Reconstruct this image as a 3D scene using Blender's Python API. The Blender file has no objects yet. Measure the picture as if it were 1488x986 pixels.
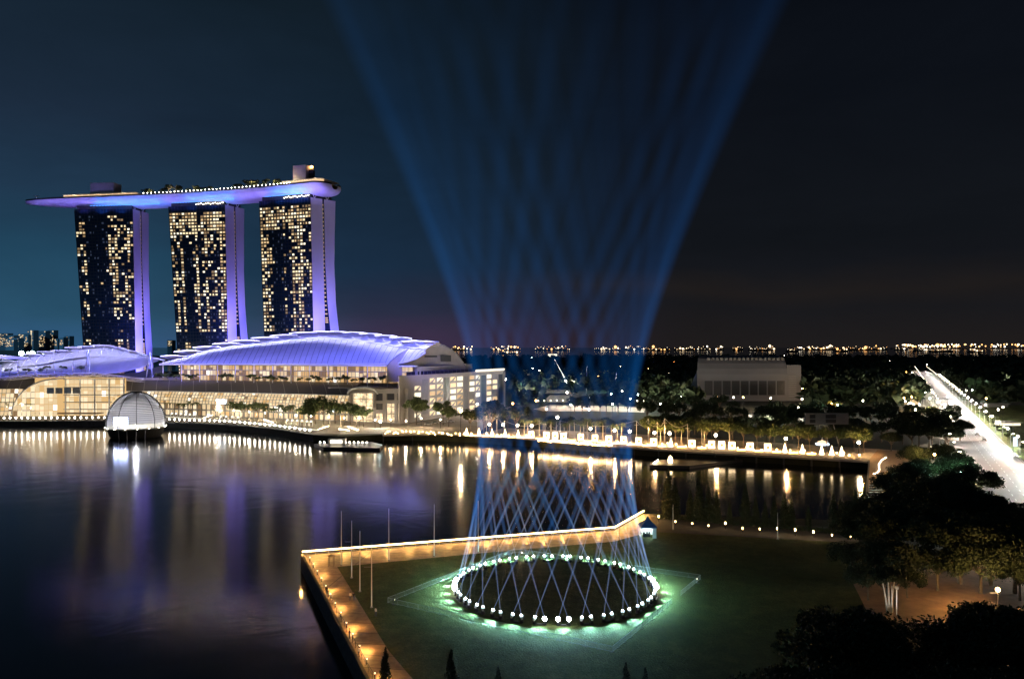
import bpy, math, random
import numpy as np
from mathutils import Vector, Matrix
from mathutils.geometry import tessellate_polygon
random.seed(7)
SC = bpy.context.scene
COL = SC.collection
F, CX, HY, ZC, L = 1112.0, 744.0, 503.0, 53.5, 3.5

# ---------------- camera, world, sun, exposure ----------------
cam_d = bpy.data.cameras.new('camera'); cam = bpy.data.objects.new('camera', cam_d); COL.objects.link(cam)
cam.location = (0, 0, ZC); cam.rotation_euler = (math.radians(90), 0, 0)
cam_d.sensor_width = 36; cam_d.lens = 36*F/1488; cam_d.shift_y = 10/1488
cam_d.clip_start = 1; cam_d.clip_end = 60000
SC.camera = cam

world = bpy.data.worlds.new('World'); SC.world = world; world.use_nodes = True
wn = world.node_tree; wn.nodes.clear()
def nd(t, kind, **k):
    n = t.nodes.new(kind)
    for a, b in k.items(): setattr(n, a, b)
    return n
def mth(t, op, a, b=None, c=None, clamp=False):
    n = t.nodes.new('ShaderNodeMath'); n.operation = op; n.use_clamp = clamp
    for i, v in enumerate((a, b, c)):
        if v is None: continue
        if isinstance(v, (int, float)): n.inputs[i].default_value = v
        else: t.links.new(v, n.inputs[i])
    return n.outputs[0]
def lin(*c): return tuple(((v/255)/12.92 if v/255 <= .04045 else ((v/255+.055)/1.055)**2.4) for v in c)+(1,)
def ramp(t, fac, stops):
    n = t.nodes.new('ShaderNodeValToRGB'); e = n.color_ramp.elements
    while len(e) < len(stops): e.new(.5)
    for s, el in zip(stops, e): el.position = s[0]; el.color = s[1]
    t.links.new(fac, n.inputs[0]); return n.outputs[0]
tc = nd(wn, 'ShaderNodeTexCoord'); sp = nd(wn, 'ShaderNodeSeparateXYZ'); wn.links.new(tc.outputs['Generated'], sp.inputs[0])
horiz = mth(wn, 'SQRT', mth(wn, 'ADD', mth(wn, 'MULTIPLY', sp.outputs[0], sp.outputs[0]), mth(wn, 'MULTIPLY', sp.outputs[1], sp.outputs[1])))
saz = mth(wn, 'DIVIDE', sp.outputs[0], mth(wn, 'MAXIMUM', horiz, 0.001))
elev = mth(wn, 'MAXIMUM', sp.outputs[2], 0.0)
cn = nd(wn, 'ShaderNodeTexNoise'); cn.inputs['Scale'].default_value = 2.2; cn.inputs['Detail'].default_value = 5
mp = nd(wn, 'ShaderNodeMapping'); mp.inputs['Scale'].default_value = (1, 1, 4); wn.links.new(tc.outputs['Generated'], mp.inputs[0]); wn.links.new(mp.outputs[0], cn.inputs[0])
cl = mth(wn, 'SUBTRACT', cn.outputs['Fac'], 0.5)
cn2 = nd(wn, 'ShaderNodeTexNoise'); cn2.inputs['Scale'].default_value = 3.2; cn2.inputs['Detail'].default_value = 7; cn2.inputs['Roughness'].default_value = .6; cn2.inputs['Distortion'].default_value = .6
mp2 = nd(wn, 'ShaderNodeMapping'); mp2.inputs['Scale'].default_value = (1, 1, 3.2); mp2.inputs['Location'].default_value = (3, 1, 2); wn.links.new(tc.outputs['Generated'], mp2.inputs[0]); wn.links.new(mp2.outputs[0], cn2.inputs[0])
cl2 = mth(wn, 'SUBTRACT', cn2.outputs['Fac'], 0.5)
elev2 = mth(wn, 'ADD', elev, mth(wn, 'MULTIPLY', cl, 0.10), clamp=True)
# night sky: city glow on the left (blue teal, brightest near the horizon), near black on the right
rl = ramp(wn, elev2, [(0, lin(50, 90, 128)), (.04, lin(42, 82, 108)), (.10, lin(34, 70, 94)), (.17, lin(32, 55, 77)), (.26, lin(28, 43, 61)), (.40, lin(18, 31, 42)), (1, lin(8, 14, 20))])
rr = ramp(wn, elev2, [(0, lin(30, 27, 27)), (.05, lin(25, 25, 28)), (.075, lin(31, 28, 28)), (.10, lin(21, 23, 28)), (.13, lin(18, 21, 26)), (.3, lin(13, 17, 24)), (.45, lin(9, 13, 20)), (1, lin(4, 7, 12))])
rc = ramp(wn, elev2, [(0, lin(62, 50, 76)), (.04, lin(42, 46, 68)), (.10, lin(26, 46, 68)), (.2, lin(22, 40, 58)), (.40, lin(16, 27, 36)), (1, lin(6, 10, 15))])
f1 = nd(wn, 'ShaderNodeMapRange', interpolation_type='SMOOTHSTEP'); f1.inputs[1].default_value = -.50; f1.inputs[2].default_value = -.16; wn.links.new(mth(wn, 'ADD', saz, mth(wn, 'MULTIPLY', cl, .25)), f1.inputs[0])
f2 = nd(wn, 'ShaderNodeMapRange', interpolation_type='SMOOTHSTEP'); f2.inputs[1].default_value = -.20; f2.inputs[2].default_value = .24; wn.links.new(saz, f2.inputs[0])
m1 = nd(wn, 'ShaderNodeMix', data_type='RGBA'); wn.links.new(f1.outputs[0], m1.inputs[0]); wn.links.new(rl, m1.inputs[6]); wn.links.new(rc, m1.inputs[7])
m2 = nd(wn, 'ShaderNodeMix', data_type='RGBA'); wn.links.new(f2.outputs[0], m2.inputs[0]); wn.links.new(m1.outputs[2], m2.inputs[6]); wn.links.new(rr, m2.inputs[7])
SUN_EL, SUN_AZ = math.radians(-6), math.radians(-40)
sky = nd(wn, 'ShaderNodeTexSky', sky_type='NISHITA'); sky.sun_disc = False; sky.sun_elevation = SUN_EL; sky.sun_rotation = SUN_AZ
bg1 = nd(wn, 'ShaderNodeBackground'); wn.links.new(sky.outputs[0], bg1.inputs[0]); bg1.inputs[1].default_value = .003
bg2 = nd(wn, 'ShaderNodeBackground'); wn.links.new(m2.outputs[2], bg2.inputs[0]); wn.links.new(mth(wn, 'ADD', mth(wn, 'MULTIPLY', cl2, .55), .97), bg2.inputs[1])
ad = nd(wn, 'ShaderNodeAddShader'); wn.links.new(bg1.outputs[0], ad.inputs[0]); wn.links.new(bg2.outputs[0], ad.inputs[1])
wo = nd(wn, 'ShaderNodeOutputWorld'); wn.links.new(ad.outputs[0], wo.inputs[0])
sd = bpy.data.lights.new('moonlight', 'SUN'); sd.energy = .012; sd.angle = math.radians(.5); sd.color = (.7, .8, 1)
so = bpy.data.objects.new('moonlight', sd); COL.objects.link(so); so.rotation_euler = (math.radians(35), 0, math.radians(-40))

SC.view_settings.view_transform = 'Standard'; SC.view_settings.look = 'None'
SC.view_settings.exposure = 0; SC.view_settings.gamma = 1; SC.view_settings.use_curve_mapping = False
cy = SC.cycles
SC.render.engine = 'CYCLES'
cy.use_denoising = True; cy.max_bounces = 4; cy.diffuse_bounces = 1; cy.glossy_bounces = 2; cy.transmission_bounces = 2
cy.volume_bounces = 0; cy.transparent_max_bounces = 12; cy.volume_step_rate = 1.0; cy.volume_max_steps = 32
cy.caustics_reflective = False; cy.caustics_refractive = False; cy.sample_clamp_indirect = 6; cy.use_light_tree = True

# ---------------- helpers ----------------
def G(px, py, z=L):
    D = F*(ZC-z)/(py-HY); return ((px-CX)*D/F, D, z)
def W(px, py, D): return ((px-CX)*D/F, D, ZC-(py-HY)*D/F)
ONES = 'zero first second third fourth fifth sixth seventh eighth ninth tenth eleventh twelfth thirteenth fourteenth fifteenth sixteenth seventeenth eighteenth nineteenth'.split()
TENS = {2: 'twenty', 3: 'thirty', 4: 'forty', 5: 'fifty', 6: 'sixty', 7: 'seventy', 8: 'eighty', 9: 'ninety'}
def ordw(n):
    if n < 20: return ONES[n]
    if n >= 100: return 'hundred' + ('th' if n == 100 else ' ' + ordw(n-100))
    t, o = divmod(n, 10)
    return (TENS[t][:-1]+'ieth') if o == 0 else TENS[t]+'-'+ONES[o]

MATS = {}
def mat(name, col=(.5, .5, .5), rough=.7, metal=0, emit=None, es=0, noise=0, nscale=1.0, bump=0, bscale=4.0, spec=None):
    m = bpy.data.materials.new(name); m.use_nodes = True; t = m.node_tree; b = t.nodes['Principled BSDF']
    b.inputs['Base Color'].default_value = (*col[:3], 1); b.inputs['Roughness'].default_value = rough; b.inputs['Metallic'].default_value = metal
    if spec is not None: b.inputs['Specular IOR Level'].default_value = spec
    if emit: b.inputs['Emission Color'].default_value = (*emit[:3], 1); b.inputs['Emission Strength'].default_value = es
    if noise or bump:
        c = nd(t, 'ShaderNodeTexCoord')
    if noise:
        n = nd(t, 'ShaderNodeTexNoise'); n.inputs['Scale'].default_value = nscale; n.inputs['Detail'].default_value = 6; n.inputs['Roughness'].default_value = .65
        t.links.new(c.outputs['Object'], n.inputs[0])
        r = ramp(t, n.outputs['Fac'], [(.3, (*[v*(1-noise) for v in col[:3]], 1)), (.7, (*[min(1, v*(1+noise)) for v in col[:3]], 1))])
        t.links.new(r, b.inputs['Base Color'])
    if bump:
        n2 = nd(t, 'ShaderNodeTexNoise'); n2.inputs['Scale'].default_value = bscale; n2.inputs['Detail'].default_value = 4
        t.links.new(c.outputs['Object'], n2.inputs[0])
        bp = nd(t, 'ShaderNodeBump'); bp.inputs['Strength'].default_value = bump; t.links.new(n2.outputs['Fac'], bp.inputs['Height']); t.links.new(bp.outputs[0], b.inputs['Normal'])
    MATS[name] = m; return m
def emis(name, col, s): return mat(name, (.05, .05, .05), emit=col, es=s)

class MB:
    """collects shapes in world coordinates into one mesh"""
    def __init__(self): self.v = []; self.f = []; self.mi = []; self.m = 0; self.smooth = False
    def add(self, vs, fs):
        o = len(self.v); self.v += [tuple(p) for p in vs]
        for f in fs: self.f.append(tuple(i+o for i in f)); self.mi.append(self.m)
        return self
    def quad(self, a, b, c, d): return self.add([a, b, c, d], [(0, 1, 2, 3)])
    def box(self, c, s, rz=0, ax=None):
        x, y, z = s[0]/2, s[1]/2, s[2]/2; co, si = math.cos(rz), math.sin(rz); vs = []
        for dz in (-z, z):
            for dx, dy in ((-x, -y), (x, -y), (x, y), (-x, y)): vs.append((c[0]+dx*co-dy*si, c[1]+dx*si+dy*co, c[2]+dz))
        return self.add(vs, [(3, 2, 1, 0), (4, 5, 6, 7), (0, 1, 5, 4), (1, 2, 6, 5), (2, 3, 7, 6), (3, 0, 4, 7)])
    def hexa(self, b4, t4):
        return self.add(list(b4)+list(t4), [(3, 2, 1, 0), (4, 5, 6, 7), (0, 1, 5, 4), (1, 2, 6, 5), (2, 3, 7, 6), (3, 0, 4, 7)])
    def tube(self, pts, r, n=6, caps=True):
        pts = [Vector(p) for p in pts]; rs = r if isinstance(r, (list, tuple)) else [r]*len(pts); rings = []
        o = len(self.v)
        for i, p in enumerate(pts):
            d = (pts[min(i+1, len(pts)-1)]-pts[max(i-1, 0)])
            d = d.normalized() if d.length > 1e-9 else Vector((0, 0, 1))
            a = d.cross(Vector((0, 0, 1)) if abs(d.z) < .9 else Vector((1, 0, 0))).normalized(); b = d.cross(a)
            for k in range(n):
                t = 2*math.pi*k/n; self.v.append(tuple(p+(a*math.cos(t)+b*math.sin(t))*rs[i]))
        for i in range(len(pts)-1):
            for k in range(n):
                k2 = (k+1) % n; self.f.append((o+i*n+k, o+i*n+k2, o+(i+1)*n+k2, o+(i+1)*n+k)); self.mi.append(self.m)
        if caps:
            self.f.append(tuple(o+k for k in range(n))[::-1]); self.mi.append(self.m)
            e = o+(len(pts)-1)*n; self.f.append(tuple(e+k for k in range(n))); self.mi.append(self.m)
        return self
    def lathe(self, c, prof, n=16, a0=0, a1=2*math.pi):
        o = len(self.v); full = abs(a1-a0-2*math.pi) < 1e-6; m = n if full else n+1
        for r, z in prof:
            for k in range(m):
                t = a0+(a1-a0)*k/n; self.v.append((c[0]+r*math.cos(t), c[1]+r*math.sin(t), c[2]+z))
        for i in range(len(prof)-1):
            for k in range(n):
                k2 = (k+1) % m; self.f.append((o+i*m+k, o+i*m+k2, o+(i+1)*m+k2, o+(i+1)*m+k)); self.mi.append(self.m)
        return self
    def ball(self, c, r, n=8, m=5, sz=1):
        return self.lathe(c, [(r*math.sin(math.pi*i/m)+1e-4, -r*sz*math.cos(math.pi*i/m)) for i in range(m+1)], n)
    def prism(self, poly, z0, z1):
        n = len(poly); t = tessellate_polygon([[Vector((p[0], p[1], 0)) for p in poly]])
        vs = [(p[0], p[1], z0) for p in poly]+[(p[0], p[1], z1) for p in poly]
        area = sum(poly[i][0]*poly[(i+1) % n][1]-poly[(i+1) % n][0]*poly[i][1] for i in range(n))
        fs = []
        for a, b, c in t:
            A = (poly[b][0]-poly[a][0])*(poly[c][1]-poly[a][1])-(poly[c][0]-poly[a][0])*(poly[b][1]-poly[a][1])
            if A < 0: b, c = c, b
            fs.append((a+n, b+n, c+n)); fs.append((a, c, b))
        for i in range(n):
            j = (i+1) % n; fs.append((i, j, j+n, i+n) if area > 0 else (j, i, i+n, j+n))
        return self.add(vs, fs)
    def sheet(self, poly, z):
        t = tessellate_polygon([[Vector((p[0], p[1], 0)) for p in poly]]); fs = []
        for a, b, c in t:
            A = (poly[b][0]-poly[a][0])*(poly[c][1]-poly[a][1])-(poly[c][0]-poly[a][0])*(poly[b][1]-poly[a][1])
            fs.append((a, b, c) if A > 0 else (a, c, b))
        return self.add([(p[0], p[1], z) for p in poly], fs)
    def wall(self, pts, thick=None):
        """flat polygon of 3D points (convex or not) fan-tessellated, optional thickness vector"""
        t = tessellate_polygon([[Vector(p) for p in pts]]); n = len(pts)
        if thick is None: return self.add(pts, [tuple(x) for x in t])
        vs = list(pts)+[tuple(Vector(p)+Vector(thick)) for p in pts]
        return self.add(vs, [tuple(x) for x in t]+[tuple(i+n for i in x)[::-1] for x in t]+[(i, (i+1) % n, (i+1) % n+n, i+n) for i in range(n)])
    def grid(self, fn, nu, nv):
        o = len(self.v)
        for i in range(nu+1):
            for j in range(nv+1): self.v.append(tuple(fn(i/nu, j/nv)))
        for i in range(nu):
            for j in range(nv):
                a = o+i*(nv+1)+j; self.f.append((a, a+nv+1, a+nv+2, a+1)); self.mi.append(self.m)
        return self
    def build(self, name, mats, parent=None, smooth=False):
        me = bpy.data.meshes.new(name); off = Vector((0, 0, 0)); root = parent
        while root is not None: off += root.location; root = root.parent
        me.from_pydata([(p[0]-off.x, p[1]-off.y, p[2]-off.z) for p in self.v], [], self.f)
        ms = mats if isinstance(mats, (list, tuple)) else [mats]
        for m in ms: me.materials.append(MATS[m] if isinstance(m, str) else m)
        me.polygons.foreach_set('material_index', self.mi)
        if smooth: me.polygons.foreach_set('use_smooth', [True]*len(me.polygons))
        me.update()
        o = bpy.data.objects.new(name, me); COL.objects.link(o); o.parent = parent
        return o
def tag(o, label, cat, group=None):
    o['label'] = label; o['category'] = cat
    if group: o['group'] = group
    return o
def kind(o, k): o['kind'] = k; return o
def thing(name, label, cat, loc=(0, 0, 0), group=None):
    o = bpy.data.objects.new(name, None); COL.objects.link(o); o.location = loc; o.empty_display_size = .5
    return tag(o, label, cat, group)
def kids(o): return CHILD.get(o.name) or [c for c in bpy.data.objects if c.parent == o]
CHILD = {}
def tree_of(o):
    r = [o]
    for c in list(o.children): r += tree_of(c)
    return r
def dup(root, loc, rz=0, label=None, s=1.0, cache={}):
    if root.name not in cache: cache[root.name] = [(c, [g for g in c.children]) for c in root.children]
    r = root.copy(); COL.objects.link(r); r.location = loc; r.rotation_euler = (0, 0, rz); r.scale = (s, s, s) if not isinstance(s, tuple) else s
    if label: r['label'] = label
    for ch, gs in cache[root.name]:
        c = ch.copy(); COL.objects.link(c); c.parent = r
        for g in gs:
            d = g.copy(); COL.objects.link(d); d.parent = c
    return r
def light(kind_, loc, col, e, size=.25, aim=None, angle=None, blend=.5, parent=None):
    d = bpy.data.lights.new('lamp_light', kind_); d.energy = e; d.color = col
    if kind_ == 'SPOT': d.spot_size = angle; d.spot_blend = blend; d.shadow_soft_size = size
    elif kind_ == 'AREA': d.shape = 'RECTANGLE'; d.size, d.size_y = size
    else: d.shadow_soft_size = size
    o = bpy.data.objects.new('lamp_light', d); COL.objects.link(o); o.location = loc
    if aim is not None: o.rotation_euler = (Vector(aim)-Vector(loc)).to_track_quat('-Z', 'Y').to_euler()
    return o

# ---------------- materials ----------------
mat('white_paint', (.75, .75, .74), .5, noise=.06, nscale=.5); mat('grey_paint', (.3, .3, .31), .6, noise=.12, nscale=.6)
mat('dark_metal', (.03, .03, .035), .45, .5, noise=.2); mat('steel', (.45, .46, .48), .35, .8, noise=.1)
mat('concrete', (.30, .29, .28), .85, noise=.2, nscale=.4); mat('dark_concrete', (.07, .07, .075), .9, noise=.3, nscale=.3)
mat('roof_grey', (.13, .125, .13), .6, noise=.2, nscale=.2); mat('quay_stone', (.10, .10, .105), .9, noise=.35, nscale=.8, bump=.4)
mat('timber', (.30, .20, .12), .75, noise=.3, nscale=1.5, bump=.2)
mat('bark', (.16, .13, .10), .95, noise=.4, nscale=2, bump=.5); mat('pale_bark', (.45, .42, .36), .9, noise=.3, nscale=2, bump=.4)
mat('black_rubber', (.012, .012, .014), .8, noise=.2)
mat('blue_canvas', (.03, .10, .30), .8, noise=.15); mat('white_canvas', (.75, .76, .78), .8, noise=.06)
mat('tower_glass', (.012, .022, .04), .12, noise=.4, nscale=.1); mat('tower_side', (.62, .60, .66), .6, noise=.05, nscale=.05)
mat('hull_metal', (.55, .55, .62), .38, .0, noise=.12, nscale=.12)
mat('asphalt', (.055, .055, .057), .8, noise=.25, nscale=.6)
mat('skin', (.4, .25, .17), .6); mat('shirt_black', (.02, .02, .02), .8, noise=.2); mat('shirt_white', (.7, .7, .7), .8, noise=.1); mat('jeans', (.05, .07, .14), .8, noise=.2)
for nm, c in (('leaf_dark', (.030, .048, .018)), ('leaf_mid', (.07, .10, .03)), ('leaf_palm', (.09, .12, .035))):
    mat(nm, c, .7, noise=.55, nscale=.7)
WARM, WHITE, COOL = (1, .60, .23), (1, .88, .68), (.75, 1, .92)
emis('lamp_warm', WARM, 30); emis('lamp_white', WHITE, 30); emis('lamp_cool', COOL, 30); emis('lamp_amber', (1, .42, .10), 25)
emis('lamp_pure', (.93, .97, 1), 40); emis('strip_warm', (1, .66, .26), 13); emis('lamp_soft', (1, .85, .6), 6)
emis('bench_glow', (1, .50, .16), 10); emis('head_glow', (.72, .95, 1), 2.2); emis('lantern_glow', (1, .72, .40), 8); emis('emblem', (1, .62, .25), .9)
for i, c in enumerate([(1, .80, .48), (1, .68, .34), (1, .90, .68), (.8, .52, .26)]): emis('window_%d' % i, c, (1.15, .8, 1.4, .35)[i])
for i in range(4): MATS['window_%d' % i].name = ['lit window', 'warm window', 'bright window', 'dim window'][i]

def facade(name, c1, c2, s, sx, sy, mortar=(.12, .08, .04), msize=.06, off=0.0, nz=.35):
    """lit glazing: bays and floors behind glass, uneven from bay to bay"""
    m = bpy.data.materials.new(name); m.use_nodes = True; t = m.node_tree; b = t.nodes['Principled BSDF']
    uv = nd(t, 'ShaderNodeUVMap'); br = nd(t, 'ShaderNodeTexBrick'); br.offset = off
    br.inputs['Scale'].default_value = 1; br.inputs['Brick Width'].default_value = sx; br.inputs['Row Height'].default_value = sy
    br.inputs['Mortar Size'].default_value = msize; br.inputs['Color1'].default_value = (*c1, 1); br.inputs['Color2'].default_value = (*c2, 1); br.inputs['Mortar'].default_value = (*mortar, 1)
    t.links.new(uv.outputs[0], br.inputs[0])
    n = nd(t, 'ShaderNodeTexNoise'); n.inputs['Scale'].default_value = nz; n.inputs['Detail'].default_value = 8; n.inputs['Roughness'].default_value = .75; t.links.new(uv.outputs[0], n.inputs[0])
    st = mth(t, 'MULTIPLY', ramp(t, n.outputs['Fac'], [(.33, (.18, .18, .18, 1)), (.48, (.7, .7, .7, 1)), (.66, (1.6, 1.6, 1.6, 1))]), s)
    b.inputs['Base Color'].default_value = (.05, .05, .05, 1); b.inputs['Roughness'].default_value = .2
    t.links.new(br.outputs[0], b.inputs['Emission Color']); t.links.new(st, b.inputs['Emission Strength'])
    MATS[name] = m; return m
for nm_, c_, s_ in (('bay_bright', (1, .82, .54), 1.05), ('bay_warm', (1, .74, .42), .82), ('bay_gold', (1, .62, .25), .75), ('bay_dim', (.8, .48, .22), .32), ('bay_white', (1, .93, .80), 1.9)): emis(nm_, c_, s_)
BAYS = ['bay_bright', 'bay_warm', 'bay_gold', 'bay_dim', 'bay_white']
def bays(name, fn, t0, t1, z0, z1, nt, nz_, par, wts=(3, 5, 4, 2, 1), seed=1, gap=.12, zgap=.12):
    """rows of separately lit bays behind slender frames; fn(t, z) gives a point on the glass plane"""
    q = MB(); rd_ = random.Random(seed); base = [rd_.random() for _ in range(nt)]
    for j in range(nz_):
        a, b = z0+(z1-z0)*(j+zgap/2)/nz_, z0+(z1-z0)*(j+1-zgap/2)/nz_
        for i in range(nt):
            u0, u1 = t0+(t1-t0)*(i+gap/2)/nt, t0+(t1-t0)*(i+1-gap/2)/nt; q.m = rd_.choices(range(5), wts)[0]
            if rd_.random() < .12:
                m_ = a+(b-a)*rd_.uniform(.35, .75); q.quad(fn(u0, a), fn(u1, a), fn(u1, m_), fn(u0, m_)); q.m = rd_.choices(range(5), wts)[0]; q.quad(fn(u0, m_), fn(u1, m_), fn(u1, b), fn(u0, b))
            else: q.quad(fn(u0, a), fn(u1, a), fn(u1, b), fn(u0, b))
    return q.build(name, BAYS, par)
def uvmap(o, fn):
    me = o.data; uv = me.uv_layers.new(name='UVMap')
    M = [fn(o.parent.location+v.co if o.parent else v.co) for v in me.vertices]
    for l in me.loops: uv.data[l.index].uv = M[l.vertex_index]
facade('gold_glass', (1, .68, .30), (.85, .48, .16), 1.15, 3.2, 3.9, mortar=(.4, .24, .09), msize=.12, nz=.22)
facade('canopy_glass', (1, .78, .46), (.85, .62, .34), 1.0, 3.0, 1.6, mortar=(.35, .25, .14), msize=.13, nz=.12)
facade('shop_glass', (1, .80, .50), (.9, .66, .38), 1.5, 4.4, 4.6, mortar=(.4, .28, .15), msize=.3, nz=.25)
facade('hall_glass', (1, .80, .50), (1, .70, .38), 1.35, 6.8, 5.0, mortar=(.75, .55, .32), msize=.22, nz=.2)
# ---------------- setting: water, ground, paving, lawn, road ----------------
def xy(p): return (p[0], p[1])
shore = [G(px, py, 0) for px, py in [(-500, 619), (0, 620), (160, 619), (240, 622), (330, 625), (400, 632), (455, 641), (500, 643), (560, 640), (620, 640), (690, 643), (800, 651), (960, 664), (1100, 672), (1262, 681)]]
top_edge = [G(440, 806), G(893, 770), G(935, 746)]
right_edge = [G(1257, 742, 0), G(1255, 757, L), G(960, 746, L)]
west_edge = [G(440, 806), G(536, 986), G(700, 1280)]
land_poly = [xy(p) for p in [(-2500, 470, 0)]+shore+right_edge+top_edge[::-1]+west_edge[1:]] + [(-6, 40), (-6, -150), (900, -150), (4000, 2400), (4500, 3500), (-60, 3500), (-200, 2600), (-700, 1500), (-3500, 1500)]
gm = MATS['dark_concrete']
mat('earth', (.018, .022, .012), .95, noise=.5, nscale=.08)
m_ = MB(); m_.prism(land_poly, -4, L); kind(m_.build('ground', ['earth']), 'structure')
# water
wm = bpy.data.materials.new('bay water'); wm.use_nodes = True; t = wm.node_tree; b = t.nodes['Principled BSDF']
b.inputs['Base Color'].default_value = (.004, .007, .014, 1); b.inputs['Roughness'].default_value = .165; b.inputs['IOR'].default_value = 1.33; b.inputs['Specular IOR Level'].default_value = .58
c = nd(t, 'ShaderNodeTexCoord'); n1 = nd(t, 'ShaderNodeTexNoise'); n1.inputs['Scale'].default_value = .06; n1.inputs['Detail'].default_value = 7; n1.inputs['Distortion'].default_value = 1.2
t.links.new(c.outputs['Object'], n1.inputs[0]); bp = nd(t, 'ShaderNodeBump'); bp.inputs['Strength'].default_value = .15; bp.inputs['Distance'].default_value = .35
t.links.new(n1.outputs['Fac'], bp.inputs['Height']); t.links.new(bp.outputs[0], b.inputs['Normal']); MATS['water'] = wm
n3 = nd(t, 'ShaderNodeTexNoise'); n3.inputs['Scale'].default_value = .012; n3.inputs['Detail'].default_value = 4; t.links.new(c.outputs['Object'], n3.inputs[0])
t.links.new(mth(t, 'ADD', mth(t, 'MULTIPLY', n3.outputs['Fac'], .07), .095), b.inputs['Roughness'])
m_ = MB(); m_.sheet([(-9000, -300), (9000, -300), (30000, 30000), (-30000, 30000)], 0); kind(m_.build('water', ['water']), 'structure')

# lawn material: grass with mottling and fine bump
gr = bpy.data.materials.new('grass'); gr.use_nodes = True; t = gr.node_tree; b = t.nodes['Principled BSDF']; b.inputs['Roughness'].default_value = .9; b.inputs['Specular IOR Level'].default_value = .2
c = nd(t, 'ShaderNodeTexCoord'); n1 = nd(t, 'ShaderNodeTexNoise'); n1.inputs['Scale'].default_value = .35; n1.inputs['Detail'].default_value = 10; n1.inputs['Roughness'].default_value = .8
n2 = nd(t, 'ShaderNodeTexNoise'); n2.inputs['Scale'].default_value = 3.5; n2.inputs['Detail'].default_value = 6
t.links.new(c.outputs['Object'], n1.inputs[0]); t.links.new(c.outputs['Object'], n2.inputs[0])
n4 = nd(t, 'ShaderNodeTexNoise'); n4.inputs['Scale'].default_value = .07; n4.inputs['Detail'].default_value = 5; t.links.new(c.outputs['Object'], n4.inputs[0])
cr = ramp(t, mth(t, 'ADD', mth(t, 'ADD', mth(t, 'MULTIPLY', n1.outputs['Fac'], .45), mth(t, 'MULTIPLY', n4.outputs['Fac'], .25)), mth(t, 'MULTIPLY', n2.outputs['Fac'], .3)), [(.36, (.020, .022, .006, 1)), (.5, (.055, .075, .018, 1)), (.62, (.12, .13, .04, 1))])
t.links.new(cr, b.inputs['Base Color']); bp = nd(t, 'ShaderNodeBump'); bp.inputs['Strength'].default_value = .9; bp.inputs['Distance'].default_value = .25; t.links.new(n2.outputs['Fac'], bp.inputs['Height']); t.links.new(bp.outputs[0], b.inputs['Normal']); MATS['grass'] = gr
lawn = [xy(G(*p)) for p in [(490, 823), (700, 803), (893, 786), (945, 772), (1200, 786), (1300, 800), (1270, 860), (1230, 900), (1150, 1100), (660, 1100), (600, 986), (565, 945)]]
m_ = MB(); m_.sheet(lawn, L+.012); kind(m_.build('lawn', ['grass']), 'structure')
# paving of the promontory: timber coloured slabs with joints
pv = bpy.data.materials.new('promenade paving'); pv.use_nodes = True; t = pv.node_tree; b = t.nodes['Principled BSDF']; b.inputs['Roughness'].default_value = .55
c = nd(t, 'ShaderNodeTexCoord'); mpn = nd(t, 'ShaderNodeMapping'); mpn.inputs['Rotation'].default_value = (0, 0, math.radians(8)); t.links.new(c.outputs['Object'], mpn.inputs[0])
br = nd(t, 'ShaderNodeTexBrick'); br.offset = 0; br.inputs['Scale'].default_value = 1; br.inputs['Brick Width'].default_value = 30; br.inputs['Row Height'].default_value = 4.6; br.inputs['Mortar Size'].default_value = .11
br.inputs['Color1'].default_value = (.30, .23, .17, 1); br.inputs['Color2'].default_value = (.24, .18, .13, 1); br.inputs['Mortar'].default_value = (.06, .05, .04, 1); t.links.new(mpn.outputs[0], br.inputs[0])
n1 = nd(t, 'ShaderNodeTexNoise'); n1.inputs['Scale'].default_value = .8; n1.inputs['Detail'].default_value = 8; t.links.new(c.outputs['Object'], n1.inputs[0])
mx = nd(t, 'ShaderNodeMix', data_type='RGBA', blend_type='MULTIPLY'); mx.inputs[0].default_value = 1; t.links.new(br.outputs[0], mx.inputs[6]); t.links.new(ramp(t, n1.outputs['Fac'], [(.3, (.6, .6, .6, 1)), (.65, (1.1, 1.1, 1.1, 1))]), mx.inputs[7]); t.links.new(mx.outputs[2], b.inputs['Base Color']); MATS['paving'] = pv
pave = [xy(G(*p)) for p in [(440, 806), (893, 770), (935, 746), (945, 748), (950, 771), (893, 786), (700, 803), (490, 823), (565, 945), (600, 986), (660, 1100), (700, 1280), (695, 1275), (536, 986)]]
pave = [xy(G(*p)) for p in [(440, 806.5), (893, 770.5), (935, 746.5), (945, 772), (893, 786), (700, 803), (490, 823), (565, 945), (600, 986), (660, 1100), (710, 1290), (700, 1280), (536.5, 986)]]
m_ = MB(); m_.sheet(pave, L+.006); kind(m_.build('promenade_paving', ['paving']), 'structure')
npath = [xy(G(*p)) for p in [(935, 747), (960, 750), (1250, 768), (1300, 785), (1200, 786), (945, 772)]]
m_ = MB(); m_.sheet(npath, L+.008); kind(m_.build('garden_path', ['dark_concrete']), 'structure')
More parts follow.
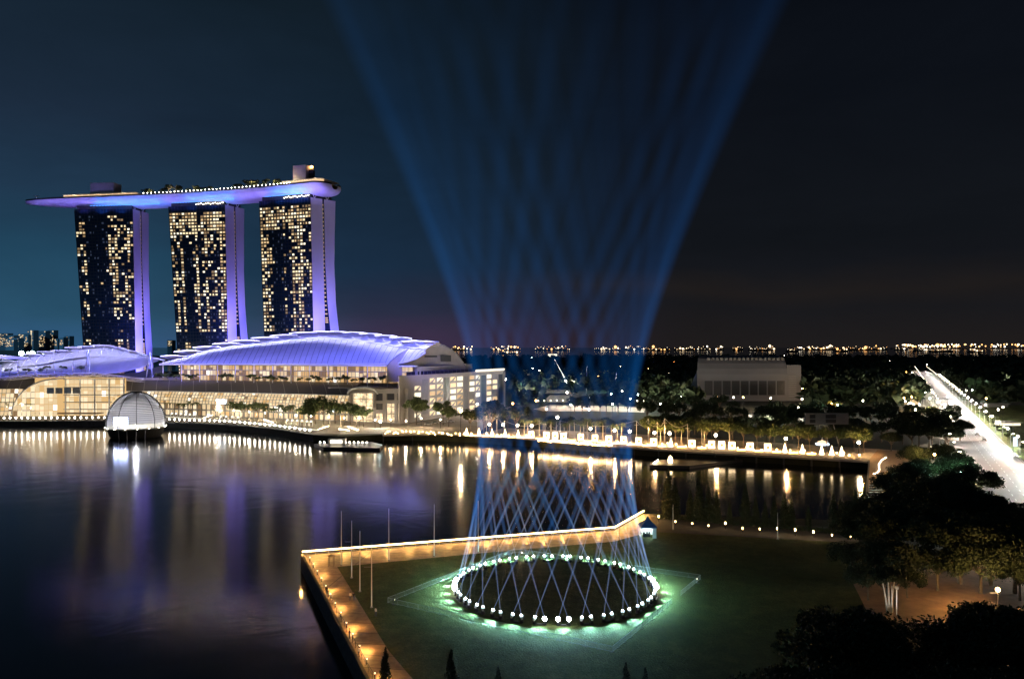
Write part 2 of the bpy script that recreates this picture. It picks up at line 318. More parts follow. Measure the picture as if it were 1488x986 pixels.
# quay walls (real thickness, standing in the water)
def quay(name, pts, th=.6, top=L+.35, m='quay_stone'):
    q = MB()
    for a, b_ in zip(pts, pts[1:]):
        a, b_ = Vector(a), Vector(b_); d = (b_-a); d.z = 0; nrm = Vector((-d.y, d.x, 0)).normalized()*th
        q.hexa([(a.x, a.y, -3), (b_.x, b_.y, -3), (b_.x+nrm.x, b_.y+nrm.y, -3), (a.x+nrm.x, a.y+nrm.y, -3)], [(a.x, a.y, top), (b_.x, b_.y, top), (b_.x+nrm.x, b_.y+nrm.y, top), (a.x+nrm.x, a.y+nrm.y, top)])
    return q.build(name, [m])
tag(quay('quay_wall', [west_edge[0], west_edge[1], west_edge[2]], th=-.5), 'dark stone quay wall along the west side of the lit promenade, dropping into the black water', 'quay wall')
tag(quay('quay_wall', [top_edge[0], top_edge[1], top_edge[2]], th=.5, top=L+.2), 'stone quay wall under the glowing orange light strip on the far side of the promenade', 'quay wall')
tag(quay('sea_wall', shore[:7], th=.8), 'long dark sea wall below the shopping complex with a row of white lamps on it', 'sea wall')

# railing and light strip along the outer edge of the promontory
def edge_line(pts, step):
    out = []
    for a, b_ in zip(pts, pts[1:]):
        a, b_ = Vector(a), Vector(b_); n = max(1, int((b_-a).length/step))
        out += [a+(b_-a)*i/n for i in range(n)]
    return out+[Vector(pts[-1])]
rt = thing('light_strip_railing', 'steel railing with a continuous glowing orange light strip along the far edge of the promenade', 'railing', top_edge[0])
e = [Vector(p)+Vector((0, -.35, 0)) for p in top_edge]
q = MB(); q.m = 0
for p in edge_line(e, 3): q = MB(); q.box((p.x, p.y, L+.55), (.06, .06, 1.1)); q.build('post', ['steel'], rt)
q = MB(); q.tube([(p.x, p.y, L+1.15) for p in e], .05); q.build('rail', ['steel'], rt)
q = MB(); q.tube([(p.x, p.y-.12, L+.95) for p in e], .17, 8); q.build('light_strip', ['strip_warm'], rt)
rt = thing('railing', 'plain dark railing on top of the west quay wall beside the orange lit paving', 'railing', west_edge[0])
e = [Vector(p)+Vector((.5, .1, 0)) for p in west_edge[:2]]
q = MB()
for p in edge_line(e, 2.5): q = MB(); q.box((p.x, p.y, L+.55), (.06, .06, 1.1)); q.build('post', ['dark_metal'], rt)
q = MB(); q.tube([(p.x, p.y, L+1.12) for p in e], .05); q.tube([(p.x, p.y, L+.6) for p in e], .025); q.build('rail', ['dark_metal'], rt)
# railing lamps along the west quay
pts = edge_line([Vector(p)+Vector((.9, 0, 0)) for p in west_edge[:2]], 5.5)[1:]
proto = None
for i, p in enumerate(pts):
    lb = ordw(i+1)+' small warm lamp counted from the far corner along the west quay railing'
    if proto is None:
        proto = thing('quay_lamp', lb, 'lamp', (0, 0, 0), 'small lamps along the west quay railing')
        q = MB(); q.box((0, 0, .4), (.16, .16, .8)); q.build('post', ['dark_metal'], proto)
        q = MB(); q.box((0, 0, .9), (.16, .16, .14)); q.build('lamp_head', ['lamp_soft'], proto)
        proto.location = (p.x, p.y, L)
    else: dup(proto, (p.x, p.y, L), 0, lb)
    if i % 2 == 0: light('POINT', (p.x+1.0, p.y, L+1.1), (1, .46, .11), 760, .15)
ends = edge_line([Vector(p)+Vector((0, -1.4, 0)) for p in top_edge], 5)
for p in ends: light('POINT', (p.x, p.y, L+1.7), (1, .47, .11), 900, .2)
q_ = G(935, 750); light('POINT', (q_[0], q_[1], L+2.2), (1, .5, .14), 2200, .2)

# ---------------- searchlight ring ----------------
RC = Vector((8.8, 157.6, L)); RR = 20.4
bm_ = bpy.data.materials.new('light beam in air'); bm_.use_nodes = True; t = bm_.node_tree; t.nodes.clear()
c = nd(t, 'ShaderNodeTexCoord'); s = nd(t, 'ShaderNodeSeparateXYZ'); t.links.new(c.outputs['Object'], s.inputs[0])
R0, DIV = .05, .0225
rz = mth(t, 'ADD', R0, mth(t, 'MULTIPLY', s.outputs[2], DIV))
rho = mth(t, 'SQRT', mth(t, 'ADD', mth(t, 'MULTIPLY', s.outputs[0], s.outputs[0]), mth(t, 'MULTIPLY', s.outputs[1], s.outputs[1])))
qn = mth(t, 'DIVIDE', rho, rz); prof = mth(t, 'SUBTRACT', 1, mth(t, 'MULTIPLY', qn, qn), clamp=True)
fall = mth(t, 'EXPONENT', mth(t, 'MULTIPLY', s.outputs[2], -1/60))
st = mth(t, 'MULTIPLY', mth(t, 'DIVIDE', mth(t, 'MULTIPLY', prof, fall), mth(t, 'POWER', rz, 1.6)), BEAM if 'BEAM' in globals() else .050)
em = nd(t, 'ShaderNodeEmission'); t.links.new(st, em.inputs[1])
mr = nd(t, 'ShaderNodeMapRange', interpolation_type='SMOOTHSTEP'); mr.inputs[1].default_value = 1; mr.inputs[2].default_value = 40; t.links.new(s.outputs[2], mr.inputs[0])
t.links.new(ramp(t, mr.outputs[0], [(0, (.40, .58, 1, 1)), (.35, (.05, .29, .95, 1)), (1, (.010, .17, .62, 1))]), em.inputs[0])
ou = nd(t, 'ShaderNodeOutputMaterial'); t.links.new(em.outputs[0], ou.inputs['Volume']); MATS['beam'] = bm_
BL = 420; FLARE = []
proto = None; ballast = None
for k in range(30):
    th0 = 2*math.pi*k/30 + math.radians(-90) + .02
    c0 = RC+Vector((RR*math.cos(th0), RR*math.sin(th0), 0))
    # place words: angle from the nearest point, counted towards the right side of the picture
    where = ordw(k+1)+' pair' if k else 'nearest pair'
    lb = ('dark ballast frame under the '+(where+' of searchlights counterclockwise from the nearest' if k else 'nearest pair of searchlights'))
    if ballast is None:
        ballast = thing('ballast_frame', lb, 'frame', (0, 0, 0), 'ballast frames under the searchlights')
        q = MB(); q.box((0, .32, .06), (2.3, .08, .12)); q.box((0, -.32, .06), (2.3, .08, .12)); q.box((-1.1, 0, .06), (.08, .72, .12)); q.box((1.1, 0, .06), (.08, .72, .12)); q.build('rail', ['dark_metal'], ballast)
        q = MB(); q.box((0, 0, .17), (.9, .5, .10)); q.build('ballast_block', ['dark_concrete'], ballast)
        bo = ballast
    else: bo = dup(ballast, c0, 0, lb)
    bo.location = c0; bo.rotation_euler = (0, 0, th0+math.pi/2)
    light('SPOT', c0+Vector((math.cos(th0)*.9, math.sin(th0)*.9, 1.35)), (.42, .94, 1), 7400, .2, aim=c0+Vector((math.cos(th0)*2.9, math.sin(th0)*2.9, 0)), angle=math.radians(104), blend=1)
    for sgn in (-1, 1):
        th = th0+sgn*.95/RR
        p = RC+Vector((RR*math.cos(th), RR*math.sin(th), .12))
        lb = ('clockwise' if (sgn < 0) else 'anticlockwise')+' searchlight in the '+(where+' counted anticlockwise from the nearest' if k else 'nearest pair of the ring')
        rad = Vector((math.cos(th), math.sin(th), 0)); tan = Vector((-math.sin(th), math.cos(th), 0))
        if proto is None:
            proto = thing('searchlight', lb, 'searchlight', (0, 0, 0), 'searchlights standing in a ring on the lawn')
            q = MB(); q.box((0, 0, .16), (.55, .5, .32)); q.build('base', ['black_rubber'], proto)
            q = MB(); q.box((-.31, 0, .62), (.06, .22, .7)); q.build('yoke_arm', ['dark_metal'], proto); q = MB(); q.box((.31, 0, .62), (.06, .22, .7)); q.build('yoke_arm', ['dark_metal'], proto)
            hd = MB(); hd.lathe((0, 0, 0), [(.001, -.42), (.17, -.42), (.24, -.25), (.27, .30), (.30, .42), (.25, .42)], 14); ho = hd.build('head', ['white_paint'], proto, True)
            ln = MB(); ln.lathe((0, 0, 0), [(.26, .40), (.20, .47), (.001, .49)], 14); lo = ln.build('lens', ['lamp_pure'], proto, True)
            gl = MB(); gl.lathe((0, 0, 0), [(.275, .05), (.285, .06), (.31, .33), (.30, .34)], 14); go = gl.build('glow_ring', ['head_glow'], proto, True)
            bb = MB(); bb.lathe((0, 0, 0), [(.001, 0), (R0, 0), (R0+DIV*BL, BL), (.001, BL)], 14); be = bb.build('light_beam', ['beam'], proto, False)
            for o_ in (ho, lo, go): o_.location = (0, 0, .95)
            be.location = (0, 0, 1.42)
            ob = proto
        else: ob = dup(proto, p, 0, lb)
        ob.location = p; ob.rotation_euler = (0, 0, th+math.pi/2)
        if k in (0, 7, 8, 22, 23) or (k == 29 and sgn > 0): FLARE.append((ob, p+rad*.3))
        a_ = math.radians(48.6); hdir = -math.cos(a_)*rad - sgn*math.sin(a_)*tan
        dr = (Vector((0, 0, 1))+.468*hdir).normalized()
        ldir = Matrix.Rotation(-(th+math.pi/2), 3, 'Z') @ dr
        rq = ldir.to_track_quat('Z', 'Y').to_euler()
        for ch in ob.children:
            nmn = ch.name.split('.')[0]
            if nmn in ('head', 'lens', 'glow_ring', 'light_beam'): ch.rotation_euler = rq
            if nmn == 'light_beam': ch.location = Vector((0, 0, .95))+ldir*.47

for ob, p in FLARE:  # added glowing balls standing in for glare on the brightest ring lamps
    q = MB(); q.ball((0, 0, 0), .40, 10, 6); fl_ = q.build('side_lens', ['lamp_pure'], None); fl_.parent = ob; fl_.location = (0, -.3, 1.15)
# crowd barriers in a square round the ring
corners = {'left': G(563, 876), 'far': G(748, 803), 'right': G(1018, 842), 'near': G(890, 948)}
ck = list(corners)
proto = None
for si, (a, b_) in enumerate(zip(ck, ck[1:]+ck[:1])):
    A, B = Vector(corners[a]), Vector(corners[b_]); n = int((B-A).length/2.45)
    for i in range(n):
        if si == 2 and i in (5, 6): continue
        c0 = A+(B-A)*(i+.5)/n; ang = math.atan2(B.y-A.y, B.x-A.x)
        lb = ordw(i+1)+' steel crowd barrier from the '+a+' corner towards the '+b_+' corner'
        if proto is None:
            proto = thing('crowd_barrier', lb, 'barrier', (0, 0, 0), 'crowd barriers round the searchlight ring')
            q = MB(); q.tube([(-1.15, 0, .12), (-1.15, 0, 1.1), (1.15, 0, 1.1), (1.15, 0, .12)], .028); q.tube([(-1.15, 0, .25), (1.15, 0, .25)], .02)
            q.build('frame', ['steel'], proto)
            q = MB()
            for j in range(1, 12): q.tube([(-1.15+2.3*j/12, 0, .25), (-1.15+2.3*j/12, 0, 1.1)], .011, 4, False)
            q.build('infill', ['steel'], proto)
            for sx in (-.95, .95):
                q = MB(); q.box((sx, 0, .03), (.06, .6, .05)); q.build('foot', ['dark_metal'], proto)
            o_ = proto
        else: o_ = dup(proto, c0, 0, lb)
        o_.location = (c0.x, c0.y, L); o_.rotation_euler = (0, 0, ang)
# floodlights at three corners
for nm, (px, py), aim, e, col in (('left', (572, 878), (690, 880), 9000, (.75, .8, 1)), ('right', (1014, 847), (985, 855), 900, (1, .75, .7)), ('far', (758, 808), (768, 820), 900, (1, .8, .75))):
    p = Vector(G(px, py)); a = Vector(G(*aim))
    fo = thing('floodlight', 'low floodlight on a stand inside the '+nm+' corner of the crowd barriers', 'floodlight', p)
    q = MB(); q.box((p.x, p.y, L+.04), (.6, .6, .06)); q.build('base', ['dark_metal'], fo)
    q = MB(); q.tube([(p.x, p.y, L+.05), (p.x, p.y, L+.9)], .04); q.build('stand', ['dark_metal'], fo)
    d = (a-p).normalized(); q = MB(); q.box((p.x, p.y, L+1.0), (.35, .35, .3), math.atan2(d.y, d.x)); q.build('housing', ['dark_metal'], fo)
    q = MB(); c1 = p+d*.2; q.box((c1.x, c1.y, L+1.0), (.03, .28, .22), math.atan2(d.y, d.x)); q.build('lens', ['lamp_soft'], fo)
    light('SPOT', (p+d*.4+Vector((0, 0, 1.3))), col, e, .1, aim=a, angle=math.radians(34 if nm == 'left' else 70), blend=.9)

# flagpoles
for i, (px, ty, by) in enumerate([(496, 743, 821), (511, 757, 839), (523, 772, 859), (540, 790, 882), (565, 739, 814), (631, 733, 808), (695, 728, 802), (978, 733, 769), (1130, 745, 783)]):
    p = G(px, by); h = (by-ty)*p[1]/F
    lb = ['flagpole nearest the far left corner of the promenade', 'white flagpole second from the promenade corner along the lawn edge', 'white flagpole third from the promenade corner along the lawn edge', 'nearest and tallest looking white flagpole beside the west paving',
          'slim flagpole on the far strip, second one right of the corner', 'slim white flagpole midway along the far glowing strip', 'slim flagpole next to the left edge of the light beams', 'thin dark pole by the cypresses near the tent', 'thin dark pole by the path lamps at the far side of the dark lawn'][i]
    fo = thing('flagpole', lb, 'flagpole', (p[0], p[1], L), 'flagpoles round the lawn')
    q = MB(); q.lathe((p[0], p[1], L), [(.001, 0), (.28, 0), (.28, .18), (.12, .25)], 10); q.build('base', ['concrete'], fo)
    q = MB(); q.tube([(p[0], p[1], L+.1), (p[0], p[1], L+h)], [.13, .06], 8); q.build('pole', ['white_paint'], fo)
    q = MB(); q.ball((p[0], p[1], L+h+.06), .11); q.build('finial', ['steel'], fo)
    if i in (1, 2, 3): 
        q = MB(); q.tube([(p[0]-1.5, p[1], L+h*.64), (p[0], p[1], L+h*.64)], .02, 4); q.build('halyard_arm', ['steel'], fo)

# tent
p = Vector(G(941, 779)); tn = thing('marquee_tent', 'small white walled tent with blue pyramid roof, lit inside, near the light strip end', 'tent', p)
q = MB(); h = 3.0; w = 1.95
for sx, sy in ((-1, -1), (1, -1), (1, 1), (-1, 1)): q.box((p.x+sx*w, p.y+sy*w, L+h/2), (.09, .09, h))
q.build('frame', ['steel'], tn)
q = MB(); e_ = w+.15; zs = [(e_, h-.35), (e_, h), (e_*.55, h+.75), (e_*.22, h+1.5), (.02, h+2.4)]
for (r1, z1), (r2, z2) in zip(zs, zs[1:]):
    for k in range(4):
        a1, a2 = [(-1, -1), (1, -1), (1, 1), (-1, 1)][k], [(-1, -1), (1, -1), (1, 1), (-1, 1)][(k+1) % 4]
        q.quad((p.x+a1[0]*r1, p.y+a1[1]*r1, L+z1), (p.x+a2[0]*r1, p.y+a2[1]*r1, L+z1), (p.x+a2[0]*r2, p.y+a2[1]*r2, L+z2), (p.x+a1[0]*r2, p.y+a1[1]*r2, L+z2))
q.build('canopy', ['blue_canvas'], tn)
q = MB(); q.box((p.x, p.y+w, L+h/2), (2*w, .04, h-.05)); q.box((p.x+w, p.y, L+h/2), (.04, 2*w, h-.05)); q.box((p.x-w, p.y+.6, L+h/2), (.04, 2*w-1.2, h-.05)); q.box((p.x+w*.75, p.y-w, L+h/2), (w*.5, .04, h-.05)); q.build('wall', ['white_canvas'], tn)
q = MB(); q.box((p.x, p.y, L+2.75), (1.2, .12, .08)); q.build('lamp', ['lamp_cool'], tn)
light('POINT', (p.x, p.y-.2, L+2.4), (.8, 1, .92), 900, .2)
t2 = thing('equipment_table', 'black equipment table with screens standing inside the small tent', 'table', (p.x-.3, p.y-.4, L))
q = MB(); q.box((p.x-.3, p.y-.4, L+.85), (2, .7, .06)); q.build('tabletop', ['black_rubber'], t2)
q = MB(); q.box((p.x-.3, p.y-.4, L+.42), (1.9, .6, .8)); q.build('skirt', ['black_rubber'], t2)
for dx in (-.7, .1, .7):
    q = MB(); q.box((p.x-.3+dx, p.y-.3, L+1.12), (.5, .06, .38)); q.build('screen', ['black_rubber'], t2)

# benches / kiosks on west paving: a small shelter, seats
p = Vector(G(481.5, 822)); sh = thing('lookout_shelter', 'small dark square table shelter on thin legs near the corner of the promenade', 'shelter', p)
q = MB(); q.lathe((p.x, p.y, L+2.3), [(.9, 0), (.9, .1), (.001, .5)], 4); q.build('roof', ['timber'], sh)
for sx in (-.55, .55):
    for sy in (-.5, .5):
        q = MB(); q.box((p.x+sx, p.y+sy, L+1.15), (.06, .06, 2.3)); q.build('leg', ['dark_metal'], sh)
def person(name_label, px, py, h=1.7, rz=0, top='shirt_black', seated=False, lean=0.0, arms=.12):
    p = Vector(G(px, py)); r = thing('person', name_label, 'person', p)
    s_ = h/1.7
    J = [((0, 0, .92), .14), ((0, 0, 1.15), .13), ((0, 0, 1.38), .17), ((0, 0, 1.50), .06), ((0, .01, 1.56), .075), ((0, .02, 1.66), .095),
         ((.19, 0, 1.38), .06), ((.24, .02, 1.12), .045), ((.24, arms, .88), .035), ((-.19, 0, 1.38), .06), ((-.24, .02, 1.12), .045), ((-.24, arms, .88), .035),
         ((.10, 0, .86), .10), ((.11, .05, .48), .065), ((.11, 0, .08), .045), ((.11, .15, .04), .035), ((-.10, 0, .86), .10), ((-.11, -.03, .48), .065), ((-.11, -.12, .08), .045), ((-.11, .04, .04), .035)]
    E = [(0, 1), (1, 2), (2, 3), (3, 4), (4, 5), (2, 6), (6, 7), (7, 8), (2, 9), (9, 10), (10, 11), (0, 12), (12, 13), (13, 14), (14, 15), (0, 16), (16, 17), (17, 18), (18, 19)]
    me = bpy.data.meshes.new('body'); me.from_pydata([tuple(Vector(v)*s_) for v, _ in J], E, []); me.update()
    o = bpy.data.objects.new('body', me); COL.objects.link(o)
    sk = o.modifiers.new('skin', 'SKIN'); sk.use_smooth_shade = True
    for v, (_, rr) in zip(me.skin_vertices[0].data, J): v.radius = (rr*s_, rr*s_)
    me.skin_vertices[0].data[0].use_root = True
    ss = o.modifiers.new('sub', 'SUBSURF'); ss.levels = 1; ss.render_levels = 1
    dg = bpy.context.evaluated_depsgraph_get(); ev = o.evaluated_get(dg); nm = bpy.data.meshes.new_from_object(ev); bpy.data.objects.remove(o)
    nm.materials.clear()
    for mm in ('skin', top, 'jeans'): nm.materials.append(MATS[mm])
    for f in nm.polygons:
        z = f.center.z/s_; x = abs(f.center.x)/s_
        f.material_index = 0 if (z > 1.49 or (x > .2 and z < 1.05 and z > .75)) else (2 if z < .93 else 1)
    b_ = bpy.data.objects.new('body', nm); COL.objects.link(b_); b_.parent = r
    q = MB(); q.ball((p.x, p.y-.01*s_, L+1.69*s_), .105*s_, 10, 6); q.build('hair', ['black_rubber'], r)
    r.rotation_euler = (0, 0, rz); return r
person('person in dark clothes standing by the west quay railing, half way along', 475, 863, rz=1.0)
person('person in white shirt standing beside the railing just below the one in black', 477.5, 870, rz=2.2, top='shirt_white')
person('person in pale shirt walking on the paving near the lawn edge, left of a pair', 509, 872, rz=.3, top='shirt_white')
person('person in dark top walking on the paving near the lawn edge, right of a pair', 514, 872, rz=.3)
person('person in white shirt standing on the grass below the nearest flagpole', 546, 895, rz=-.6, top='shirt_white')
person('person in dark shirt leaning near the quay railing low in the picture', 508, 927, rz=1.6)
person('person in light shirt at the railing near the bottom of the paving', 521.5, 954, rz=1.5, top='shirt_white')
emis('window_faint', (.35, .5, .9), .07)  # blue reflections on unlit panes, put in as weak emission
# ---------------- hotel towers ----------------
VIOLET = (.30, .26, 1)
TW = [dict(nm='left', L=(-450, 787), R=(-388, 783), E=(3.5, 27), dl=.21, dr=.06, ef=.65, seed=3), dict(nm='middle', L=(-346, 771), R=(-285, 760), E=(11, 23), dl=.21, dr=.07, ef=.9, seed=5), dict(nm='right', L=(-245, 742), R=(-190, 722), E=(19, 19.5), dl=.15, dr=.08, ef=1.15, seed=9)]
HT = 194.0
def far_prof(z, k):   # inner and outer depth fraction of the rear slab
    pts = [(3.5, .5+.38*k, 1+.34*k), (30, .5+.27*k, 1+.18*k), (60, .5+.16*k, 1+.05*k), (95, .5+.05*k, 1-.06*k), (130, .5, 1-.09*k), (165, .5, 1-.05*k), (HT, .5, 1.0)]
    for a, b in zip(pts, pts[1:]):
        if z <= b[0]: u = (z-a[0])/(b[0]-a[0]); return a[1]+(b[1]-a[1])*u, a[2]+(b[2]-a[2])*u
    return pts[-1][1:]
for ti, T in enumerate(TW):
    Lp, Rp, E = Vector((*T['L'], 0)), Vector((*T['R'], 0)), Vector((*T['E'], 0)); fd = Rp-Lp; zs = [3.5, 30, 60, 95, 130, 165, HT]
    def corner(u, z):
        g = 1-(z-3.5)/(HT-3.5); lo = T['dl']*g; hi = 1+T['dr']*g
        return Lp+fd*(lo+(hi-lo)*u)
    tw = thing('hotel_tower', ['left one of the three tall hotel towers with the broadest dark glass panel', 'middle one of the three tall hotel towers under the sky deck', 'right one of the three tall hotel towers, nearest the light beams, with flared leg'][ti], 'tower', (Rp.x, Rp.y, L), 'three hotel towers under the sky deck')
    def slab(w0, w1):
        q = MB()
        for side in (0, 1):
            pass
        rings = []
        for z in zs:
            a, b = w0(z), w1(z)
            rings.append([tuple(corner(0, z)+E*a+Vector((0, 0, z))), tuple(corner(1, z)+E*a+Vector((0, 0, z))), tuple(corner(1, z)+E*b+Vector((0, 0, z))), tuple(corner(0, z)+E*b+Vector((0, 0, z)))])
        vs = [p for r in rings for p in r]; n = len(zs)
        for k in range(4):
            q.m = 1 if k == 1 else 0     # right hand end is the pale concrete blade
            q.add([r[k] for r in rings]+[r[(k+1) % 4] for r in rings], [(i, i+n, i+n+1, i+1) for i in range(n-1)])
        q.m = 0; q.add(rings[-1], [(0, 1, 2, 3)]); return q
    slab(lambda z: 0, lambda z: .46).build('west_slab', ['tower_glass', 'tower_side'], tw)
    slab(lambda z: far_prof(z, T['ef'])[0]+.03, lambda z: far_prof(z, T['ef'])[1]).build('east_slab', ['tower_glass', 'tower_side'], tw)
    q = MB()
    for i in range(len(zs)-1):
        z0, z1 = zs[i], zs[i+1]
        q.quad(*[tuple(corner(.985, z)+E*w_+Vector((0, 0, z))) for z, w_ in ((z0, .46), (z0, far_prof(z0, T['ef'])[0]+.03), (z1, far_prof(z1, T['ef'])[0]+.03), (z1, .46))])
    q.build('atrium_glass', ['tower_glass'], tw)
    # warm little lights up the slit between the slabs
    q = MB(); nrm = fd.normalized()
    for z in range(8, 192, 4):
        if 62 < z < 74: continue
        p = corner(1.0, z)+E*((.46+far_prof(z, T['ef'])[0]+.03)/2)-nrm*.6
        w_ = (far_prof(z, T['ef'])[0]+.03-.46)*E.length*.6
        en = E.normalized()
        for dz in ((0,) if w_ < 3 else (0, 2)): q.quad(*[tuple(p+en*a*w_/2+Vector((0, 0, z+dz+b))) for a, b in ((-1, 0), (1, 0), (1, 1.1), (-1, 1.1))])
    lt_ = q.build('slit_lights', ['window_1'], tw)
    out = fd.cross(Vector((0, 0, 1))).normalized()
    if out.y > 0: out = -out
    # facade fins (mullion grid) standing proud
    q = MB()
    NC, PZ = 18, 3.25
    rows = int((HT-8-3.5)/PZ)
    for r in range(rows+1):
        z = 6+r*PZ
        a, b = corner(.005, z)+out*.25, corner(.995, z)+out*.25
        q.quad((a.x, a.y, z-.3), (b.x, b.y, z-.3), (b.x, b.y, z+.3), (a.x, a.y, z+.3))
    for c in range(NC+1):
        for z0, z1 in zip(zs, zs[1:]):
            a, b = corner(c/NC, z0)+out*.3, corner(c/NC, z1)+out*.3; h_ = nrm*.22
            q.quad((a.x-h_.x, a.y-h_.y, z0), (a.x+h_.x, a.y+h_.y, z0), (b.x+h_.x, b.y+h_.y, z1), (b.x-h_.x, b.y-h_.y, z1))
    q.build('mullion_grid', ['dark_metal'], tw)
    rnd = random.Random(T['seed']); cells = []; colp = [rnd.choice((.35, .75, 1.25, 1.75)) for _ in range(NC)]
    DARK = [(2.6, 8.0), (3.6, 6.2), (3.4, 6.3)][ti]
    for r in range(rows):
        z = 6+r*PZ; fr = r/rows
        for c in range(NC):
            u = (c+.5)*15/18
            inner = DARK[0] < u < DARK[1]
            pr = .0
            if ti == 0:
                if u < 2.6: pr = .42 if u < 1.3 else .58
                elif inner: pr = .015
                elif u < 9: pr = .55 if fr > .66 else .04
                else: pr = .42
                if .30 < fr < .40: pr *= .06
                if u > 8 and fr < .3: pr = .75 if 10 < u < 13.2 else .04
            else:
                pr = .5 if not inner else (.02 if fr < .86 else .8)
                if fr > .86: pr = .86
                if 6.2 < u < 7.3 and not inner: pr = .92 if fr > .30 else .0
                if .27 < fr < .335: pr *= .05
                if u > 7.3 and u < 8.4: pr *= .15
                if fr < .27: pr = (.8 if ((10 < u < 14 if ti == 1 else u > 9) or (ti == 2 and u < 4)) else (.45 if u < 4 else .0))
            if pr > .1 and fr < .86: pr = min(.93, pr*colp[c])
            if rnd.random() < pr: cells.append((r, c, z))
    rnd.shuffle(cells)
    def wquad(q, r, c, z, w0=.13, w1=.87, h0=.62, h1=2.45):
        pts = []
        for uu, zz in ((w0, h0), (w1, h0), (w1, h1), (w0, h1)):
            p = corner((c+uu)/NC, z+zz)+out*.12; pts.append((p.x, p.y, z+zz))
        q.quad(*pts)
    for (r, c, z) in cells[:100]:
        q = MB(); wquad(q, r, c, z, .10+rnd.random()*.1, .9-rnd.random()*.3*(rnd.random() < .35)); q.build('window', ['window_%d' % rnd.choice((0, 0, 1, 2, 3))], tw)
    q = MB()
    lit_ = {(r, c) for r, c, z in cells}
    for r in range(rows):
        for c in range(NC):
            if (r, c) not in lit_ and rnd.random() < .22: q.m = 4; wquad(q, r, c, 6+r*PZ, .15+rnd.random()*.3, .5+rnd.random()*.4)
    for (r, c, z) in cells[:]:
        if rnd.random() < .4: q.m = 3; wquad(q, r, c, z, .1, .92, .3, .62)
    for (r, c, z) in cells[100:]:
        q.m = rnd.choice((0, 0, 1, 2, 3, 3)); wquad(q, r, c, z, .10+rnd.random()*.1, .9-rnd.random()*.3*(rnd.random() < .35))
    kind(q.build('windows', ['window_0', 'window_1', 'window_2', 'window_3', 'window_faint'], tw), 'stuff')
    # roof plant level and V struts carrying the deck
    q = MB()
    a, b = Lp+fd*.03+E*.05, Rp-fd*.03+E*.05; c, d = Rp-fd*.03+E*.9, Lp+fd*.03+E*.9
    q.hexa([(p.x, p.y, HT) for p in (a, b, c, d)], [(p.x, p.y, HT+4) for p in (a, b, c, d)]); q.build('plant_level', ['dark_metal'], tw)
    for w_ in (.22, .72):
        for s_ in (-1, 1):
            p0 = Rp+E*w_+Vector((0, 0, HT)); p1 = Rp+E*(w_+.17*s_)+nrm*(-1)+Vector((0, 0, HT+9))
            q = MB(); q.tube([p0-nrm*2, p1], .45, 6); q.build('strut', ['white_paint'], tw)
    q = MB(); p = (Rp+Lp)/2
    if ti > 0:
        for i in range(12):
            pp = Lp+fd*(.5+.46*i/11)+out*.5; q.box((pp.x, pp.y, HT+1.2+.5*(i%3)), (1.0+.5*(i%2), .6, .7), math.atan2(fd.y, fd.x))
        q.build('crown_lights', ['lamp_soft'], tw)
    # violet floodlights on the blades
    en = E.normalized(); sn = Vector((en.y, -en.x, 0)); sn = sn if sn.x > 0 else -sn
    base = Rp+E*.5+sn*28-en*26
    for zt, pw in ((20, .5), (75, 1.0), (150, 1.0)):
        light('SPOT', (base.x, base.y, 30), (.17, .15, 1) if zt < 100 else (.30, .21, .8), 6.0e5*pw*(1 if ti else 1.1), .6, aim=Rp+E*.5+Vector((0, 0, zt)), angle=math.radians(75 if zt < 100 else 50), blend=1)

# ---------------- sky deck ----------------
cl_pts = [(-512, 806), (-470, 803), (-418, 799), (-364, 790), (-310, 777), (-258, 761), (-208, 742), (-186, 733), (-168, 725)]
wid = [.5, 10, 17, 19, 19, 19, 19, 18.5, 9]
def catmull(P, u):
    n = len(P)-1; x = u*n; i = min(int(x), n-1); t = x-i
    p0, p1, p2, p3 = [Vector(P[max(0, min(n, k))]) for k in (i-1, i, i+1, i+2)]
    return .5*((2*p1)+(p2-p0)*t+(2*p0-5*p1+4*p2-p3)*t*t+(3*p1-p0-3*p2+p3)*t**3)
def deckpt(u):
    p = catmull([(a[0], a[1]) for a in cl_pts], u); q = catmull([(a[0], a[1]) for a in cl_pts], min(1, u+.004)); q0 = catmull([(a[0], a[1]) for a in cl_pts], max(0, u-.004))
    d = (q-q0).normalized(); return Vector((p.x, p.y, 0)), Vector((-d.y, d.x, 0))
def wd(u):
    s = u*8
    if s < 2.2: return 19*math.sin(min(1, (s+.03)/2.6)*math.pi/2)**.8
    if s > 7.2: return 19*math.sqrt(max(0.0, 1-((s-7.2)/.82)**2))+.3
    return 19
ZT, ZB = 206.0, 196.5
def hullfn(u, v):
    p, n = deckpt(u); w = wd(u); a = math.pi*v
    depth = (ZT-ZB)*min(1, .25+.75*(w/19)**1.0)
    return p+n*(-w*math.cos(a))*(1+.0)+Vector((0, 0, ZT-depth*math.sin(a)**.8))
deck = thing('sky_deck', 'long boat shaped sky deck bridging the three tower tops, glowing violet and blue', 'sky deck', (-310, 777, ZB))
q = MB(); q.grid(hullfn, 96, 16); q.build('hull', ['hull_metal'], deck, True)
q = MB(); q.grid(lambda u, v: (lambda p, n, w: p+n*(w*(2*v-1))+Vector((0, 0, ZT-.05)))(*deckpt(u), wd(u)), 96, 4); q.build('deck_floor', ['timber'], deck)
q = MB(); q.grid(lambda u, v: (lambda p, n, w: p+n*((w-.2)*(1 if v > .5 else 1))+Vector((0, 0, ZT+(1.6*v))))(*deckpt(u), wd(u)), 96, 1)
q.grid(lambda u, v: (lambda p, n, w: p-n*(w-.2)+Vector((0, 0, ZT+(1.6*v))))(*deckpt(u), wd(u)), 96, 1); q.build('parapet', ['dark_metal'], deck)
